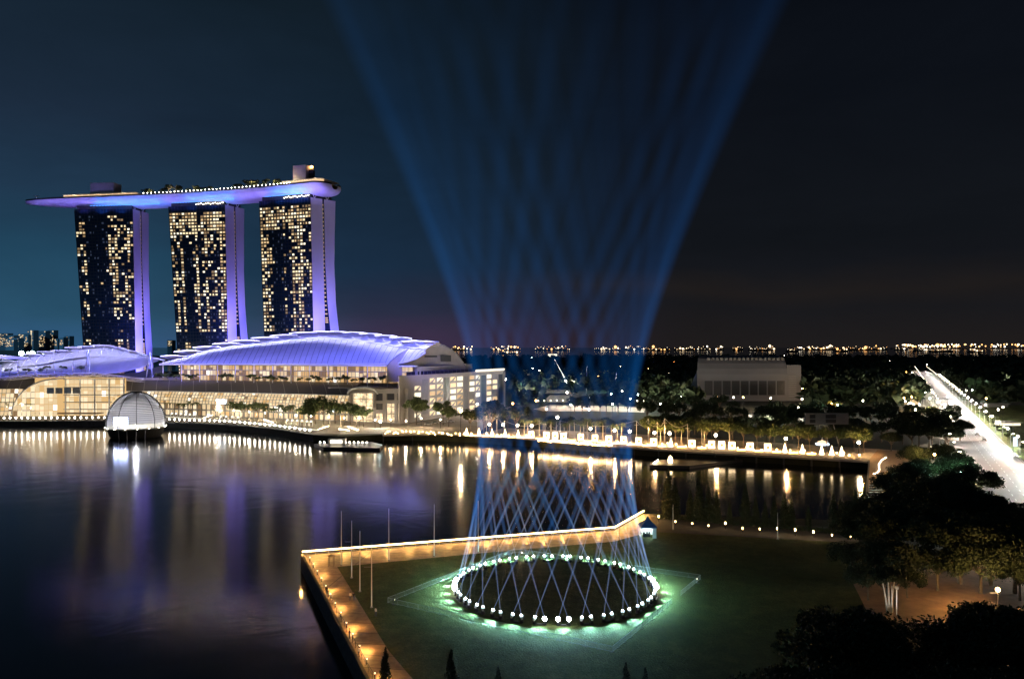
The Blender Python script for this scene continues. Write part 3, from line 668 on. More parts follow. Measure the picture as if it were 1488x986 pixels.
# blue led line under the hull above each tower
q = MB()
for u0, u1 in ((.215, .40), (.43, .60), (.68, .83)):
    for i in range(24):
        ua, ub = u0+(u1-u0)*i/24, u0+(u1-u0)*(i+.8)/24
        (pa, na), (pb, nb) = deckpt(ua), deckpt(ub)
        sa = -1 if na.y > 0 else 1
        A, B = pa+na*sa*13.5, pb+nb*sa*13.5
        q.quad((A.x, A.y, 197.6), (B.x, B.y, 197.6), (B.x, B.y, 198.3), (A.x, A.y, 198.3))
emis('blue_led', (.10, .35, 1), 2.0); q.build('led_strip', ['blue_led'], deck)
def frontside(u, off, z):
    p, n = deckpt(u); s = -1 if n.y > 0 else 1; r = p+n*s*off; return Vector((r.x, r.y, z))
for i in range(20):
    u = .06+.90*i/19
    over = (.22 < u < .42) or (.44 < u < .62) or (.68 < u < .86)
    p = frontside(u, 23, 189); light('SPOT', p, (.05, .22, 1) if over else (.24, .17, .9), 26000 if over else 11000, .3, aim=frontside(u, 12, 203), angle=math.radians(110), blend=1)
    p = frontside(u, 34, 200); light('SPOT', p, (.30, .24, .8), 7500, .3, aim=frontside(u, 19, 203), angle=math.radians(100), blend=1)
# string of warm lights along the deck edge
for i in range(40):
    u = .36+.40*i/39
    if i == 0:
        pl = thing('deck_lamp', 'first warm lamp from the left along the garden edge of the sky deck', 'lamp', (0, 0, 0), 'warm lamps along the sky deck')
        q = MB(); q.tube([(0, 0, 0), (0, 0, 2.2)], .12, 5); q.build('post', ['dark_metal'], pl); q = MB(); q.ball((0, 0, 2.6), .36, 7, 4); q.build('lamp_head', ['lamp_white'], pl)
        pl.location = frontside(u, 16, ZT)
    else: dup(pl, frontside(u, 16, ZT), 0, ordw(i+1)+' warm lamp from the left along the garden edge of the sky deck')
for i in range(8): light('POINT', frontside(.37+.38*i/7, 10, ZT+7), (1, .7, .35), 2200, .4)
for i in range(26):
    u = .09+.10*i/25
    o_ = dup(pl, frontside(u, wd(u)-1.2, ZT-1.2), 0, ordw(i+1)+' small lamp from the pointed tip along the viewing end of the sky deck', s=.5)
# rooftop buildings
def on_deck(u, z0, size, name, label, mats, extra=None):
    p, n = deckpt(u); ang = math.atan2(n.y, n.x)-math.pi/2; r = thing(name, label, 'rooftop building', (p.x, p.y, ZT))
    q = MB(); q.box((p.x, p.y, ZT+z0+size[2]/2), size, ang); q.build('wall', [mats], r); return r, p, ang
r, p, a = on_deck(.235, 5, (26, 13, 12), 'lift_core', 'plain violet grey lift core block on the left part of the sky deck', 'hull_metal')
q = MB(); q.box((p.x, p.y, ZT+17.3), (6, 5, .8), a); q.build('roof_hatch', ['dark_metal'], r)
r, p, a = on_deck(.775, 5, (15, 12, 16), 'lift_core', 'taller square lift core block at the right end of the sky deck', 'hull_metal')
q = MB(); q.box((p.x, p.y, ZT+21.3), (5, 5, .7), a); q.build('roof_hatch', ['dark_metal'], r)
emis('restaurant_glow', (1, .66, .34), .9)
for (u0, u1, lb, zz) in ((.14, .34, 'lit low restaurant pavilion with flat roof on the pointed end of the sky deck', 3.6), (.73, .965, 'lit restaurant with curved oval roof at the blunt right end of the sky deck', 4.2)):
    p, n = deckpt((u0+u1)/2); r = thing('rooftop_restaurant', lb, 'rooftop building', (p.x, p.y, ZT))
    def rg(off, z0, z1, k=1.0): 
        return lambda u, v: (lambda pp, nn, w: pp+nn*(w*off*(1 if nn.y < 0 else -1))*k+Vector((0, 0, ZT+z0+(z1-z0)*v)))(*deckpt(u0+(u1-u0)*u), wd(u0+(u1-u0)*u))
    q = MB(); q.grid(rg(.72, .1, zz), 30, 1); q.build('glass_wall', ['restaurant_glow'], r)
    q = MB(); q.grid(lambda u, v: (lambda pp, nn, w: pp+nn*(w*.86*(2*v-1))+Vector((0, 0, ZT+zz+.3+1.5*math.sin(math.pi*v)*math.sin(math.pi*min(1, u*1.0)))))(*deckpt(u0+(u1-u0)*u), wd(u0+(u1-u0)*u)), 30, 6); q.build('roof', ['hull_metal'], r)
    q = MB()
    for i in range(0, 24, 2):
        pp, nn = deckpt(u0+(u1-u0)*(i+.5)/24); s = -1 if nn.y > 0 else 1; w = wd(u0+(u1-u0)*(i+.5)/24); e_ = pp+nn*s*w*.8; q.box((e_.x, e_.y, ZT+zz-.4), (1.2, .5, .5))
    q.build('roof_lights', ['window_0'], r)
    for k in range(3):
        pp, nn = deckpt(u0+(u1-u0)*(k+.5)/3); s = -1 if nn.y > 0 else 1; e_ = pp+nn*s*wd(u0+(u1-u0)*(k+.5)/3)*.85; light('POINT', (e_.x, e_.y, ZT+3), (1, .7, .4), 900, .3)
p, n = deckpt(.80); bc = thing('warning_beacon', 'orange aircraft warning beacon on a mast right of the tall lift core', 'beacon', (p.x, p.y, ZT+4))
q = MB(); q.tube([(p.x+4, p.y, ZT+5), (p.x+4, p.y, ZT+19.5)], .25, 5); q.build('mast', ['dark_metal'], bc)
q = MB(); q.ball((p.x+4, p.y, ZT+20.3), 1.2); q.build('lamp_head', ['lamp_amber'], bc)
q = MB(); q.box((p.x+4, p.y, ZT+12), (5, 5, 10)); q.build('base', ['dark_metal'], bc)
p, n = deckpt(.045); bc = thing('antenna_mast', 'thin mast with a short crossbar near the pointed tip of the sky deck', 'mast', (p.x, p.y, ZT))
q = MB(); q.tube([(p.x, p.y, ZT-1), (p.x, p.y, ZT+5)], .25, 5); q.build('pole', ['white_paint'], bc); q = MB(); q.box((p.x, p.y, ZT+5.3), (5, .6, .8)); q.build('crossbar', ['white_paint'], bc)

# ---------------- trees ----------------
def leafmesh(rng, clumps, n, size, flat=.5):
    """many leaf sized faces spread through the volume of the given clumps (centre, radii)"""
    cs = np.array([c[0] for c in clumps]); rs = np.array([c[1] for c in clumps]); k = rng.integers(0, len(clumps), n)
    d = rng.normal(size=(n, 3)); d /= np.linalg.norm(d, axis=1)[:, None]; r = rng.random(n)**.42
    P = cs[k]+d*rs[k]*r[:, None]
    a = rng.normal(size=(n, 3)); a /= np.linalg.norm(a, axis=1)[:, None]; b = np.cross(a, rng.normal(size=(n, 3))); b /= np.linalg.norm(b, axis=1)[:, None]
    s = size*(.6+.8*rng.random(n))[:, None]; a *= s; b *= s*flat
    V = np.stack([P-a, P-b*.9, P+a, P+b*.9], 1).reshape(-1, 3); return V
def numesh(name, V, m, parent):
    n = len(V)//4; me = bpy.data.meshes.new(name); me.vertices.add(len(V)); me.vertices.foreach_set('co', V.astype(np.float32).ravel())
    me.loops.add(4*n); me.loops.foreach_set('vertex_index', np.arange(4*n, dtype=np.int32)); me.polygons.add(n); me.polygons.foreach_set('loop_start', np.arange(0, 4*n, 4, dtype=np.int32))
    me.materials.append(MATS[m]); me.update(calc_edges=True); o = bpy.data.objects.new(name, me); COL.objects.link(o); o.parent = parent; return o
def broad_tree(name, seed, h, cr, n, size, m='leaf_dark', bark='bark', nclump=26, cat='tree', squash=.55, trunk_r=.3):
    rng = np.random.default_rng(seed); rd = random.Random(seed)
    r = thing(name, 'x', cat); tz = h*.42
    cl = []; q = MB(); q.tube([(0, 0, 0), (.1*rd.uniform(-1, 1)*h*.1, 0, tz*.6), (0, 0, tz)], [trunk_r, trunk_r*.7, trunk_r*.55], 7)
    for i in range(nclump):
        a = rd.uniform(0, 2*math.pi); rr = cr*math.sqrt(rd.random())*.78; zz = h*.60+(h*.36)*rd.random()*(1-(rr/cr)**2*.7)
        c = (rr*math.cos(a), rr*math.sin(a), zz); s_ = cr*rd.uniform(.2, .36); cl.append((c, (s_, s_, s_*squash)))
        if i < 12: q.tube([(0, 0, tz*rd.uniform(.75, 1)), (c[0]*.45, c[1]*.45, tz+(zz-tz)*.55), c], [trunk_r*.4, trunk_r*.25, trunk_r*.08], 5)
    q.build('trunk', [bark], r); numesh('crown', leafmesh(rng, cl, n, size), m, r); return r
def cypress(seed, h, w, n, size):
    rng = np.random.default_rng(seed); r = thing('cypress_tree', 'x', 'tree'); cl = []
    for i in range(16):
        f = i/15; z = h*(.08+.88*f); rr = w*(math.sin(math.pi*min(1, (f*.75+.25)))**.8)*(1-.55*f)+.12; cl.append(((rng.normal()*.1, rng.normal()*.1, z), (rr, rr, h*.07)))
    q = MB(); q.tube([(0, 0, 0), (0, 0, h*.8)], [.16, .04], 6); q.build('trunk', ['bark'], r); numesh('crown', leafmesh(rng, cl, n, size), 'leaf_dark', r); return r
def palm(seed, h, fr=3.2, n=22):
    rd = random.Random(seed); r = thing('palm_tree', 'x', 'palm tree')
    q = MB(); lx = rd.uniform(-.4, .4); q.tube([(0, 0, 0), (lx*.4, 0, h*.5), (lx, 0, h)], [.26, .17, .14], 6); q.build('trunk', ['pale_bark'], r)
    q = MB()
    for i in range(n):
        a = 2*math.pi*i/n+rd.uniform(-.15, .15); up = rd.uniform(-.1, .9); pts = []
        for k in range(5):
            s = k/4; pts.append(Vector((lx+math.cos(a)*fr*s, math.sin(a)*fr*s, h+up*fr*s*1.0-1.3*fr*s*s*.75)))
        for k in range(4):
            p0, p1 = pts[k], pts[k+1]; sd_ = Vector((-math.sin(a), math.cos(a), 0))*(.45*(1-k/5))
            dz = Vector((0, 0, -.35*(1-k/5)))
            q.quad(p0, p1, p1+sd_+dz, p0+sd_+dz); q.quad(p0, p0-sd_+dz, p1-sd_+dz, p1)
    q.build('crown', ['leaf_palm'], r); return r
def place(protos, i, loc, rz, label, s=1.0, group=None):
    pr = protos[i % len(protos)]
    if pr['label'] == 'x': o = pr; o.location = loc; o.rotation_euler = (0, 0, rz); o.scale = (s, s, s); o['label'] = label
    else: o = dup(pr, loc, rz, label, s)
    if group: o['group'] = group
    return o
P_deck = [broad_tree('rooftop_tree', 40+i, 8, 4, 260, .8, nclump=9, trunk_r=.2) for i in range(2)]
for i in range(22):
    u = .345+.30*i/21+random.uniform(-.003, .003)
    if i > 12: u += .06
    place(P_deck, i, frontside(u, random.uniform(2, 12), ZT), i, ordw(i+1)+' rooftop tree from the left in the garden on the sky deck', random.uniform(.9, 1.5), 'trees on the sky deck')
# ---------------- shopping and exhibition complex ----------------
UL, NB = Vector((-.950, .311, 0)), Vector((.311, .950, 0)); A0 = Vector((-69, 496, 0))
def SH(t, s, z): p = A0+UL*t+NB*s; return (p.x, p.y, z)
def LH(t, s, z): return (-249.5-t, 555+s, z)
def tline(px, s=0.0): k = (px-CX)/F; return (-69+.311*s-k*(496+.95*s))/(.95+.311*k)
def dline(px, s=0.0): return 496+.311*tline(px, s)+.95*s
def ef(px, py):   # point on the south end wall plane
    A, B = Vector((-69, 496)), Vector((-8, 622)); d = B-A; k = (px-CX)/F
    u = (k*A.y-A.x)/(d.x-k*d.y); Y = A.y+u*d.y; return (k*Y, Y, ZC-(py-HY)*Y/F)
def ribmat(name, col, sx, mort, ms=.04):
    m = bpy.data.materials.new(name); m.use_nodes = True; t = m.node_tree; b = t.nodes['Principled BSDF']; b.inputs['Roughness'].default_value = .5
    uv = nd(t, 'ShaderNodeUVMap'); br = nd(t, 'ShaderNodeTexBrick'); br.offset = 0; br.inputs['Scale'].default_value = 1; br.inputs['Brick Width'].default_value = sx; br.inputs['Row Height'].default_value = 60
    br.inputs['Mortar Size'].default_value = ms; br.inputs['Color1'].default_value = (*col, 1); br.inputs['Color2'].default_value = (*[c*.85 for c in col], 1); br.inputs['Mortar'].default_value = (*mort, 1)
    t.links.new(uv.outputs[0], br.inputs[0]); t.links.new(br.outputs[0], b.inputs['Base Color']); MATS[name] = m
ribmat('standing_seam', (.16, .15, .15), 9, (.45, .42, .38), .18)
mat('membrane', (.80, .80, .84), .6, noise=.12, nscale=.08); mat('truss_white', (.85, .85, .87), .5)
mat('wall_grey', (.42, .39, .38), .8, noise=.1, nscale=.15); mat('opening_dark', (.05, .05, .055), .3)
hall = thing('exhibition_hall', 'large exhibition hall with glowing violet shell roof and golden glass front on the far shore', 'building', SH(95, 0, L))
bays('glass_front', lambda t_, z: SH(t_, 15, z), 2, 192, 28.6, 39.8, 66, 3, hall, (2, 4, 6, 4, .6), 3)
MB().quad(SH(1, 15.3, 28), SH(193, 15.3, 28), SH(193, 15.3, 40), SH(1, 15.3, 40)).build('glass_back', ['timber'], hall)
q = MB(); q.hexa([SH(-0+t_, s_, L) for t_, s_ in ((0, 17), (190, 17), (190, 120), (0, 120))], [SH(t_, s_, 39.6) for t_, s_ in ((0, 17), (190, 17), (190, 120), (0, 120))]); q.build('wall', ['wall_grey'], hall)
q = MB()
for k in (1, 2): q.box(SH(96, 14.8, 28.5+k*3.9), (186, .3, .35), math.atan2(.311, -.95))
q.build('floor_edge', ['grey_paint'], hall)
q = MB()
for t_ in range(6, 190, 3): q.box(SH(t_, 14.85, 34.2), (.16, .2, 11), 0)
q.build('mullions', ['grey_paint'], hall)
q = MB(); q.box(SH(96, 13.5, 40.4), (194, 5, .9), math.atan2(.311, -.95)); q.build('eave', ['truss_white'], hall)
for i, px in enumerate([264, 290, 316, 342, 369, 396, 423, 450, 477, 505, 534, 563]):
    t_ = tline(px, 10); q = MB(); q.tube([SH(t_, 10, 26), SH(t_, 10, 41.5)], .32, 6); q.build('mast', ['truss_white'], hall)
# lower sloping roof and canopy glazing
def lower(fn, t0, t1, par, z1=28.5, z0=21.2):
    o = MB().grid(lambda u, v: fn(t0+(t1-t0)*u, 14-16*v**.9, z1-(z1-z0)*v**1.5), 24, 6).build('lower_roof', ['standing_seam'], par, True); uvmap(o, lambda p: (p.x+p.y*.4, p.z))
    bays('canopy_glazing', lambda t_, z: fn(t_, -2-3.5*math.sin(max(0, (z0-.2-z)/8)*1.5), z), t0, t1, z0-8.2, z0-.2, int((t1-t0)/2.6), 4, par, (3, 8, 2, .8, .3), 5, .22, .14)
    q = MB(); q.box(((fn(t0, -2.1, 0)[0]+fn(t1, -2.1, 0)[0])/2, (fn(t0, -2.1, 0)[1]+fn(t1, -2.1, 0)[1])/2, z0-.1), (abs(t1-t0), .5, .4), math.atan2(fn(t1, 0, 0)[1]-fn(t0, 0, 0)[1], fn(t1, 0, 0)[0]-fn(t0, 0, 0)[0])); q.build('gutter', ['truss_white'], par)
    bays('shop_fronts', lambda t_, z: fn(t_, -.5, z), t0, t1, L+.2, z0-8.4, int((t1-t0)/4), 2, par, (4, 4, 3, 3, 1.5), 8, .3, .25)
arc = thing('waterfront_arcade', 'long waterfront arcade with grey sloping roof over lit glass canopy beneath the exhibition hall', 'building', SH(100, 0, L))
lower(SH, 40, 192, arc)
q = MB(); q.hexa([SH(t_, s_, L) for t_, s_ in ((40, 0), (192, 0), (192, 14), (40, 14))], [SH(t_, s_, 21) for t_, s_ in ((40, 0), (192, 0), (192, 14), (40, 14))]); q.build('wall', ['concrete'], arc)
emis('blue_white_screen', (.75, .88, 1), 2.2)
q = MB(); t_ = tline(322, -6); q.quad(SH(t_+4, -6.4, 13.5), SH(t_-4, -6.4, 13.5), SH(t_-4, -5.6, 16.5), SH(t_+4, -5.6, 16.5)); q.build('entrance_light', ['blue_white_screen'], arc)
q = MB(); t_ = tline(484, -6); q.box(SH(t_, -6.5, 11.5), (3, 1, 2.5)); q.build('entrance_light', ['blue_white_screen'], arc)
# front block at the right end: arch and open grid
blk = thing('entrance_block', 'pale stone end block with square openings and glass arch right of the arcade', 'building', SH(20, 0, L))
def sp_(px, py, s=-1.0):
    t_ = tline(px, s); return SH(t_, s, ZC-(py-HY)*dline(px, s)/F)
def opening_wall(par, x0, x1, y0, ybot, opens, s=-1.0):
    q = MB(); xs = sorted({x0, x1}|{a for o_ in opens for a in (o_[0], o_[1])}); ys = sorted({y0, ybot}|{a for o_ in opens for a in (o_[2], o_[3])})
    for a, b in zip(xs, xs[1:]):
        for c, d in zip(ys, ys[1:]):
            if any(o_[0] <= a and b <= o_[1] and o_[2] <= c and d <= o_[3] for o_ in opens): continue
            P = [sp_(a, d, s), sp_(b, d, s), sp_(b, c, s), sp_(a, c, s)]; q.hexa([P[0], P[1], tuple(Vector(P[1])+NB*1.2), tuple(Vector(P[0])+NB*1.2)], [P[3], P[2], tuple(Vector(P[2])+NB*1.2), tuple(Vector(P[3])+NB*1.2)])
    return q.build('wall', ['wall_grey'], par)
opens = [(545.5, 556, 571.5, 582), (561.5, 573, 571.5, 581), (577.5, 589, 571.5, 581), (545.5, 556, 586, 595), (561.5, 573, 586, 613), (577.5, 589, 586, 613), (545.5, 556, 600, 613), (512, 542, 571, 613)]
opening_wall(blk, 505, 593, 564.5, 616, opens)
for (a, b, c, d) in opens[:4]:
    q = MB(); q.quad(sp_(a-.5, d+.5, .3), sp_(b+.5, d+.5, .3), sp_(b+.5, c-.5, .3), sp_(a-.5, c-.5, .3)); w_ = q.build('window', ['opening_dark'], blk)
for (a, b, c, d) in opens[4:]:
    o = MB().quad(sp_(a-.5, d+.5, 3), sp_(b+.5, d+.5, 3), sp_(b+.5, c-.5, 3), sp_(a-.5, c-.5, 3)).build('lit_lobby', ['shop_glass'], blk); uvmap(o, lambda p: (p.x, p.z))
q = MB()
for i in range(12):
    a0, a1 = math.pi*i/12, math.pi*(i+1)/12
    P = [(527-22*math.cos(a0), 572-9.5*math.sin(a0)), (527-22*math.cos(a1), 572-9.5*math.sin(a1))]
    q.tube([sp_(*P[0], s=-3), sp_(*P[1], s=-3)], .7, 5)
q.build('arch', ['truss_white'], blk)
q = MB(); q.hexa([SH(0, 4, L), SH(60, 4, L), SH(60, 15, L), SH(0, 15, L)], [SH(0, 4, 26), SH(60, 4, 26), SH(60, 15, 26), SH(0, 15, 26)]); q.build('core', ['wall_grey'], blk)

# violet shell roof: front eave to ridge, then stepped white truss blades above it
def interp(P, x):
    for a, b in zip(P, P[1:]):
        if x <= b[0]: return a[1]+(b[1]-a[1])*(x-a[0])/(b[0]-a[0])
    return P[-1][1]
def shell(par, x0, x1, eave, ridge, d_front, d_back, bulge=6.0, n=60):
    def fn(u, v):
        x = x0+(x1-x0)*u; ye, yr = interp(eave, x), interp(ridge, x); df = d_front(x); db = df+d_back*math.sin(math.pi*min(1, max(0.0, u))**.9*.98+.02)
        D = df+(db-df)*v; y = ye+(yr-ye)*(v**.85); p = Vector(W(x, y, D)); return p
    return MB().grid(fn, n, 14).build('shell_roof', ['membrane'], par, True), fn
EAV = [(232, 530), (240, 529.5), (574, 529), (590, 526), (605, 521), (618, 513)]
RDG = [(232, 529.5), (265, 521.5), (300, 511), (340, 504), (400, 497.5), (440, 493), (470, 491), (520, 495.5), (560, 501), (590, 505.5), (618, 508)]
CRS = [(240, 527), (262, 518), (290, 511), (318, 505), (346, 500), (374, 496), (402, 491.5), (430, 488), (458, 484.5), (482, 483.3), (506, 484), (530, 485), (552, 487), (574, 489.5), (596, 492.5), (634, 498)]
shl = thing('shell_roof_canopy', 'long curved violet lit shell roof with stepped white trusses over the exhibition hall', 'roof canopy', SH(95, 30, 40))
so_, sfn = shell(shl, 232, 618, EAV, RDG, lambda x: dline(x, 11), 62)
q = MB()
for i in range(60): q.tube([sfn(i/60, 1)+Vector((0, -.4, .3)), sfn((i+1)/60, 1)+Vector((0, -.4, .3))], .55, 5, False)
for i in range(60): q.tube([sfn(i/60, 0)+Vector((0, -.4, .2)), sfn((i+1)/60, 0)+Vector((0, -.4, .2))], .55, 5, False)
q.build('edge_beam', ['truss_white'], shl)
q = MB()
for i in range(1, 46): q.tube([sfn(min(1, i/46+.035*j/8), j/8)+Vector((0, -.1, .06)) for j in range(9)], .16, 4, False)
q.build('panel_seams', ['grey_paint'], shl)
def Dr(x): u = (x-232)/386; return dline(x, 11)+62*math.sin(math.pi*min(1, max(0, u))**.9*.98+.02)
for (xa, ya), (xb, yb) in zip(CRS, CRS[1:]):
    w_ = xb-xa; Da, Db = Dr(min(618, xa)), Dr(min(618, xb)); top = min(ya, yb)-1.2
    # blade: a thin, gently arched roof panel, overlapping its neighbour, and its two braces
    def blade(u, v, xa=xa, xb=xb, ya=ya, yb=yb, w_=w_, Da=Da, Db=Db):
        x = xa-w_*.35+(w_*1.45)*u; y = yb-1.0+.8*(1-u)*(1 if yb < ya else -1) - 1.2*math.sin(math.pi*u)
        D = Da+(Db-Da)*u; p = Vector(W(x, y, D)); return p+Vector((0, 16*v, -3.0*v))
    q = MB(); q.grid(blade, 8, 2)
    q.tube([blade(i/8, 0) for i in range(9)], .5, 5); q.build('roof_blade', ['truss_white'], shl)
    xm = (xa+xb)/2; xr = min(617, xm); yr = interp(RDG, xr)
    q = MB()
    for xt in (xa, xb): q.tube([W(xr, yr, Dr(xr)), W(xt, interp(CRS, xt)-.5, Dr(min(618, xt))+2)], .28, 5)
    q.build('brace', ['truss_white'], shl)
    if w_ < 40:
        def web(u, v): x = xa+(xb-xa)*u; xx = min(617, x); a = Vector(W(xx, interp(RDG, xx), Dr(xx)+3)); b = Vector(W(x, interp(CRS, x), Dr(min(618, x))+10)); return a+(b-a)*v
        MB().grid(web, 3, 2).build('clerestory', ['membrane'], shl)
# south end: curved gable and office wing with lit bays
end = thing('office_wing', 'grey end wing with curved gable wall and rows of lit window bays facing the park', 'building', ef(650, 600))
arch = [(583, 533), (588, 526), (597, 518), (608, 510), (620, 504), (632, 500.2), (645, 498.8), (655, 499.8), (665, 503), (674, 508), (682, 515), (689, 524), (696, 536)]
gab = [Vector(ef(px, py))+Vector((-10, 6, 0)) for px, py in arch]
q = MB(); q.wall([tuple(v) for v in gab]+[(gab[-1].x, gab[-1].y, 30), (gab[0].x, gab[0].y, 30)]); q.build('gable_wall', ['wall_grey'], end)
gb2 = gab[4:]; q = MB(); q.grid(lambda u, v: gb2[round(u*(len(gb2)-1))]+UL*8*v+Vector((0, 0, .5 if v < .02 else .0)), len(gb2)-1, 4); q.build('roof', ['roof_grey'], end, True)
q = MB()
for a, b in zip(gab, gab[1:]): q.tube([a+Vector((0, 0, .4)), b+Vector((0, 0, .4))], .45, 5, False)
q.build('roof_edge', ['grey_paint'], end)
for (x0, x1, y0, y1) in ((618, 628, 517, 519.5), (635, 653, 516.5, 519), (658, 673, 516, 525)):
    q = MB(); q.quad(*[tuple(Vector(ef(x, y))+Vector((-9.3, 5.4, 0))) for x, y in ((x0, y1), (x1, y1), (x1, y0), (x0, y0))]); q.build('vent', ['opening_dark'], end)
xs_ = [581, 602, 611, 624, 632, 634.5, 643, 654, 662, 664, 672, 682, 689, 691, 697, 707, 713.5, 715.5, 722, 731.5]
rowsY = [(546, 553), (555.5, 562), (564, 570.5), (572.5, 579), (581, 587)]
def topy(x): return 546-(x-581)*8.5/150
def wy(x, f): # vertical position in the wall, f=0 top, 1 ground
    D = ef(x, 550)[1]; zt = 53.5-(topy(x)-HY)*D/F; z = zt+(L-zt)*f; return HY+(ZC-z)*F/D
lit = [(602, 611), (624, 632), (634.5, 643), (654, 662), (664, 672), (682, 689), (691, 697), (707, 713.5), (715.5, 722)]
q = MB(); q.wall([ef(581, wy(581, 1)), ef(731.5, wy(731.5, 1)), ef(731.5, topy(731.5)), ef(581, topy(581))], tuple(UL*1.0)); q.build('wall', ['wall_grey'], end)
q = MB(); n_ = Vector(ef(731.5, 540))-Vector(ef(581, 540)); n_.z = 0; n_.normalize(); on = Vector((n_.y, -n_.x, 0))*.5
bayd = ([(613, 622), (645, 652), (674, 680), (699, 706), (724, 730)])
for a, b in bayd:
    q = MB(); q.quad(*[tuple(Vector(ef(x, wy(x, f)))+on*.5) for x, f in ((a, .86), (b, .86), (b, .10), (a, .10))]); q.build('dark_bay', ['grey_paint' if a in (613, 674) else 'opening_dark'], end)
rd = random.Random(2)
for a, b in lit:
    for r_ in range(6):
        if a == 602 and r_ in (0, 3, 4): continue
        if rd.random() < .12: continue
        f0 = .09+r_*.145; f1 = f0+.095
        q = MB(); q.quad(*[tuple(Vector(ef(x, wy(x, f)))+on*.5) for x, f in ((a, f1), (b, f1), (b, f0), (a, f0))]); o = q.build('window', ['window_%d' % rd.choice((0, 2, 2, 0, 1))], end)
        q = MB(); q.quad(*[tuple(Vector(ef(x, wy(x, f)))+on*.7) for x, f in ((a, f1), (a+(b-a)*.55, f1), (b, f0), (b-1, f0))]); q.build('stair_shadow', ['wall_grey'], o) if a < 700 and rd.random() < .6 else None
q = MB(); q.tube([Vector(ef(691, topy(691)-1.2))+on, Vector(ef(731.5, topy(731.5)-1.2))+on], .9, 5); q.build('roof_light_strip', ['window_2'], end)
q = MB(); q.box(Vector(ef(733, 560))-Vector((0, 0, 10)), (1.5, 1.5, 44)); q.build('corner_frame', ['wall_grey'], end)
for i in range(16):
    x = 600+i*6; p = Vector(ef(x, topy(x)))+Vector((-3, 2, 1))
    q = MB(); q.box(p, (3, 2, 2.4)); q.build('roof_plant', ['dark_metal'], end)

# ---------------- left part of the complex ----------------
ar2 = thing('crystal_arcade', 'brightly lit arched glass mall with grey side roofs at the left behind the sea wall', 'building', LH(80, 0, L))
lower(LH, -2, 38, ar2)
o = MB().grid(lambda u, v: LH(92+130*u, 14-16*v**.9, 29.5-6.5*v**1.5), 12, 4).build('lower_roof', ['standing_seam'], ar2, True); uvmap(o, lambda p: (p.x+p.y*.4, p.z))
bays('canopy_glazing', lambda t_, z: LH(t_, -2-3*(22.8-z)/19, z), 104, 222, L+.3, 22.8, 40, 6, ar2, (3, 6, 2, 1, 1), 6, .16, .14)
bays('glass_hall_front', lambda t_, z: LH(t_, -3, z), 30, 73, L+.3, 30.6, 13, 6, ar2, (6, 9, .5, .1, .3), 4, .1, .12)
MB().quad(LH(29, -2.6, L), LH(95, -2.6, L), LH(95, -2.6, 30.8), LH(29, -2.6, 30.8)).build('hall_back', ['bay_gold'], ar2)
q = MB(); q.hexa([LH(-2, 15, L), LH(230, 15, L), LH(230, 50, L), LH(-2, 50, L)], [LH(-2, 15, 30), LH(230, 15, 30), LH(230, 50, 30), LH(-2, 50, 30)]); q.build('wall', ['wall_grey'], ar2)
def archp(a, s, r=1.0): return LH(72+32*math.cos(a)*r, s, 5+25.5*math.sin(a)*r)
for k, (r_, s0, s1, m_n) in enumerate(((1.0, -3.4, -14, 'canopy_glass'),)):
    o = MB().grid(lambda u, v: archp(math.pi*(.0+.5*u), s0+(s1-s0)*v, 1.0), 12, 3).build('glass_vault', [m_n], ar2); uvmap(o, lambda p: (p.y*1.2, p.z*1.2))
q = MB(); q.tube([archp(math.pi*i/28, -14.3) for i in range(15)], .45, 5); q.tube([archp(math.pi*i/28, -3.6) for i in range(15)], .45, 5)
for s_ in (-6, -8, -10, -12): q.tube([archp(math.pi*i/28, s_) for i in range(15)], .15, 4)
q.build('arch_rib', ['truss_white'], ar2)
bays('glass_end_wall', lambda t_, z: LH(t_, -13.8, min(z, 5+25.0*math.sqrt(max(0, 1-((t_-72)/32)**2)))), 72, 103.5, L+.3, 30, 10, 6, ar2, (6, 9, .6, .1, .3), 14, .1, .12)
for z_ in (8.2, 13.4, 18.6, 24.0, 29.8): q = MB(); q.box(LH(51.5, -3.5, z_), (44, 1.2, .5)); q.build('floor_slab', ['concrete'], ar2)
for t_ in (30, 40.5, 51, 61.5, 72): q = MB(); q.box(LH(t_, -3.9, 17), (.8, .8, 26.5)); q.build('column', ['white_paint'], ar2)
q = MB(); q.box(LH(72, -9, 5.8), (56, 9, .5)); q.build('entrance_canopy', ['timber'], ar2)
for i in range(4):
    x0 = 68+i*12.5; q = MB(); zt = 578; a, b = W(x0-.0, 563, 540.5), W(x0+10.5, 571.5, 540.5); q.quad((a[0], 540.5, b[2]), (b[0], 540.5, b[2]), (b[0], 540.5, a[2]), (a[0], 540.5, a[2])); q.build('poster_panel', ['grey_paint' if i % 2 else 'steel'], ar2)
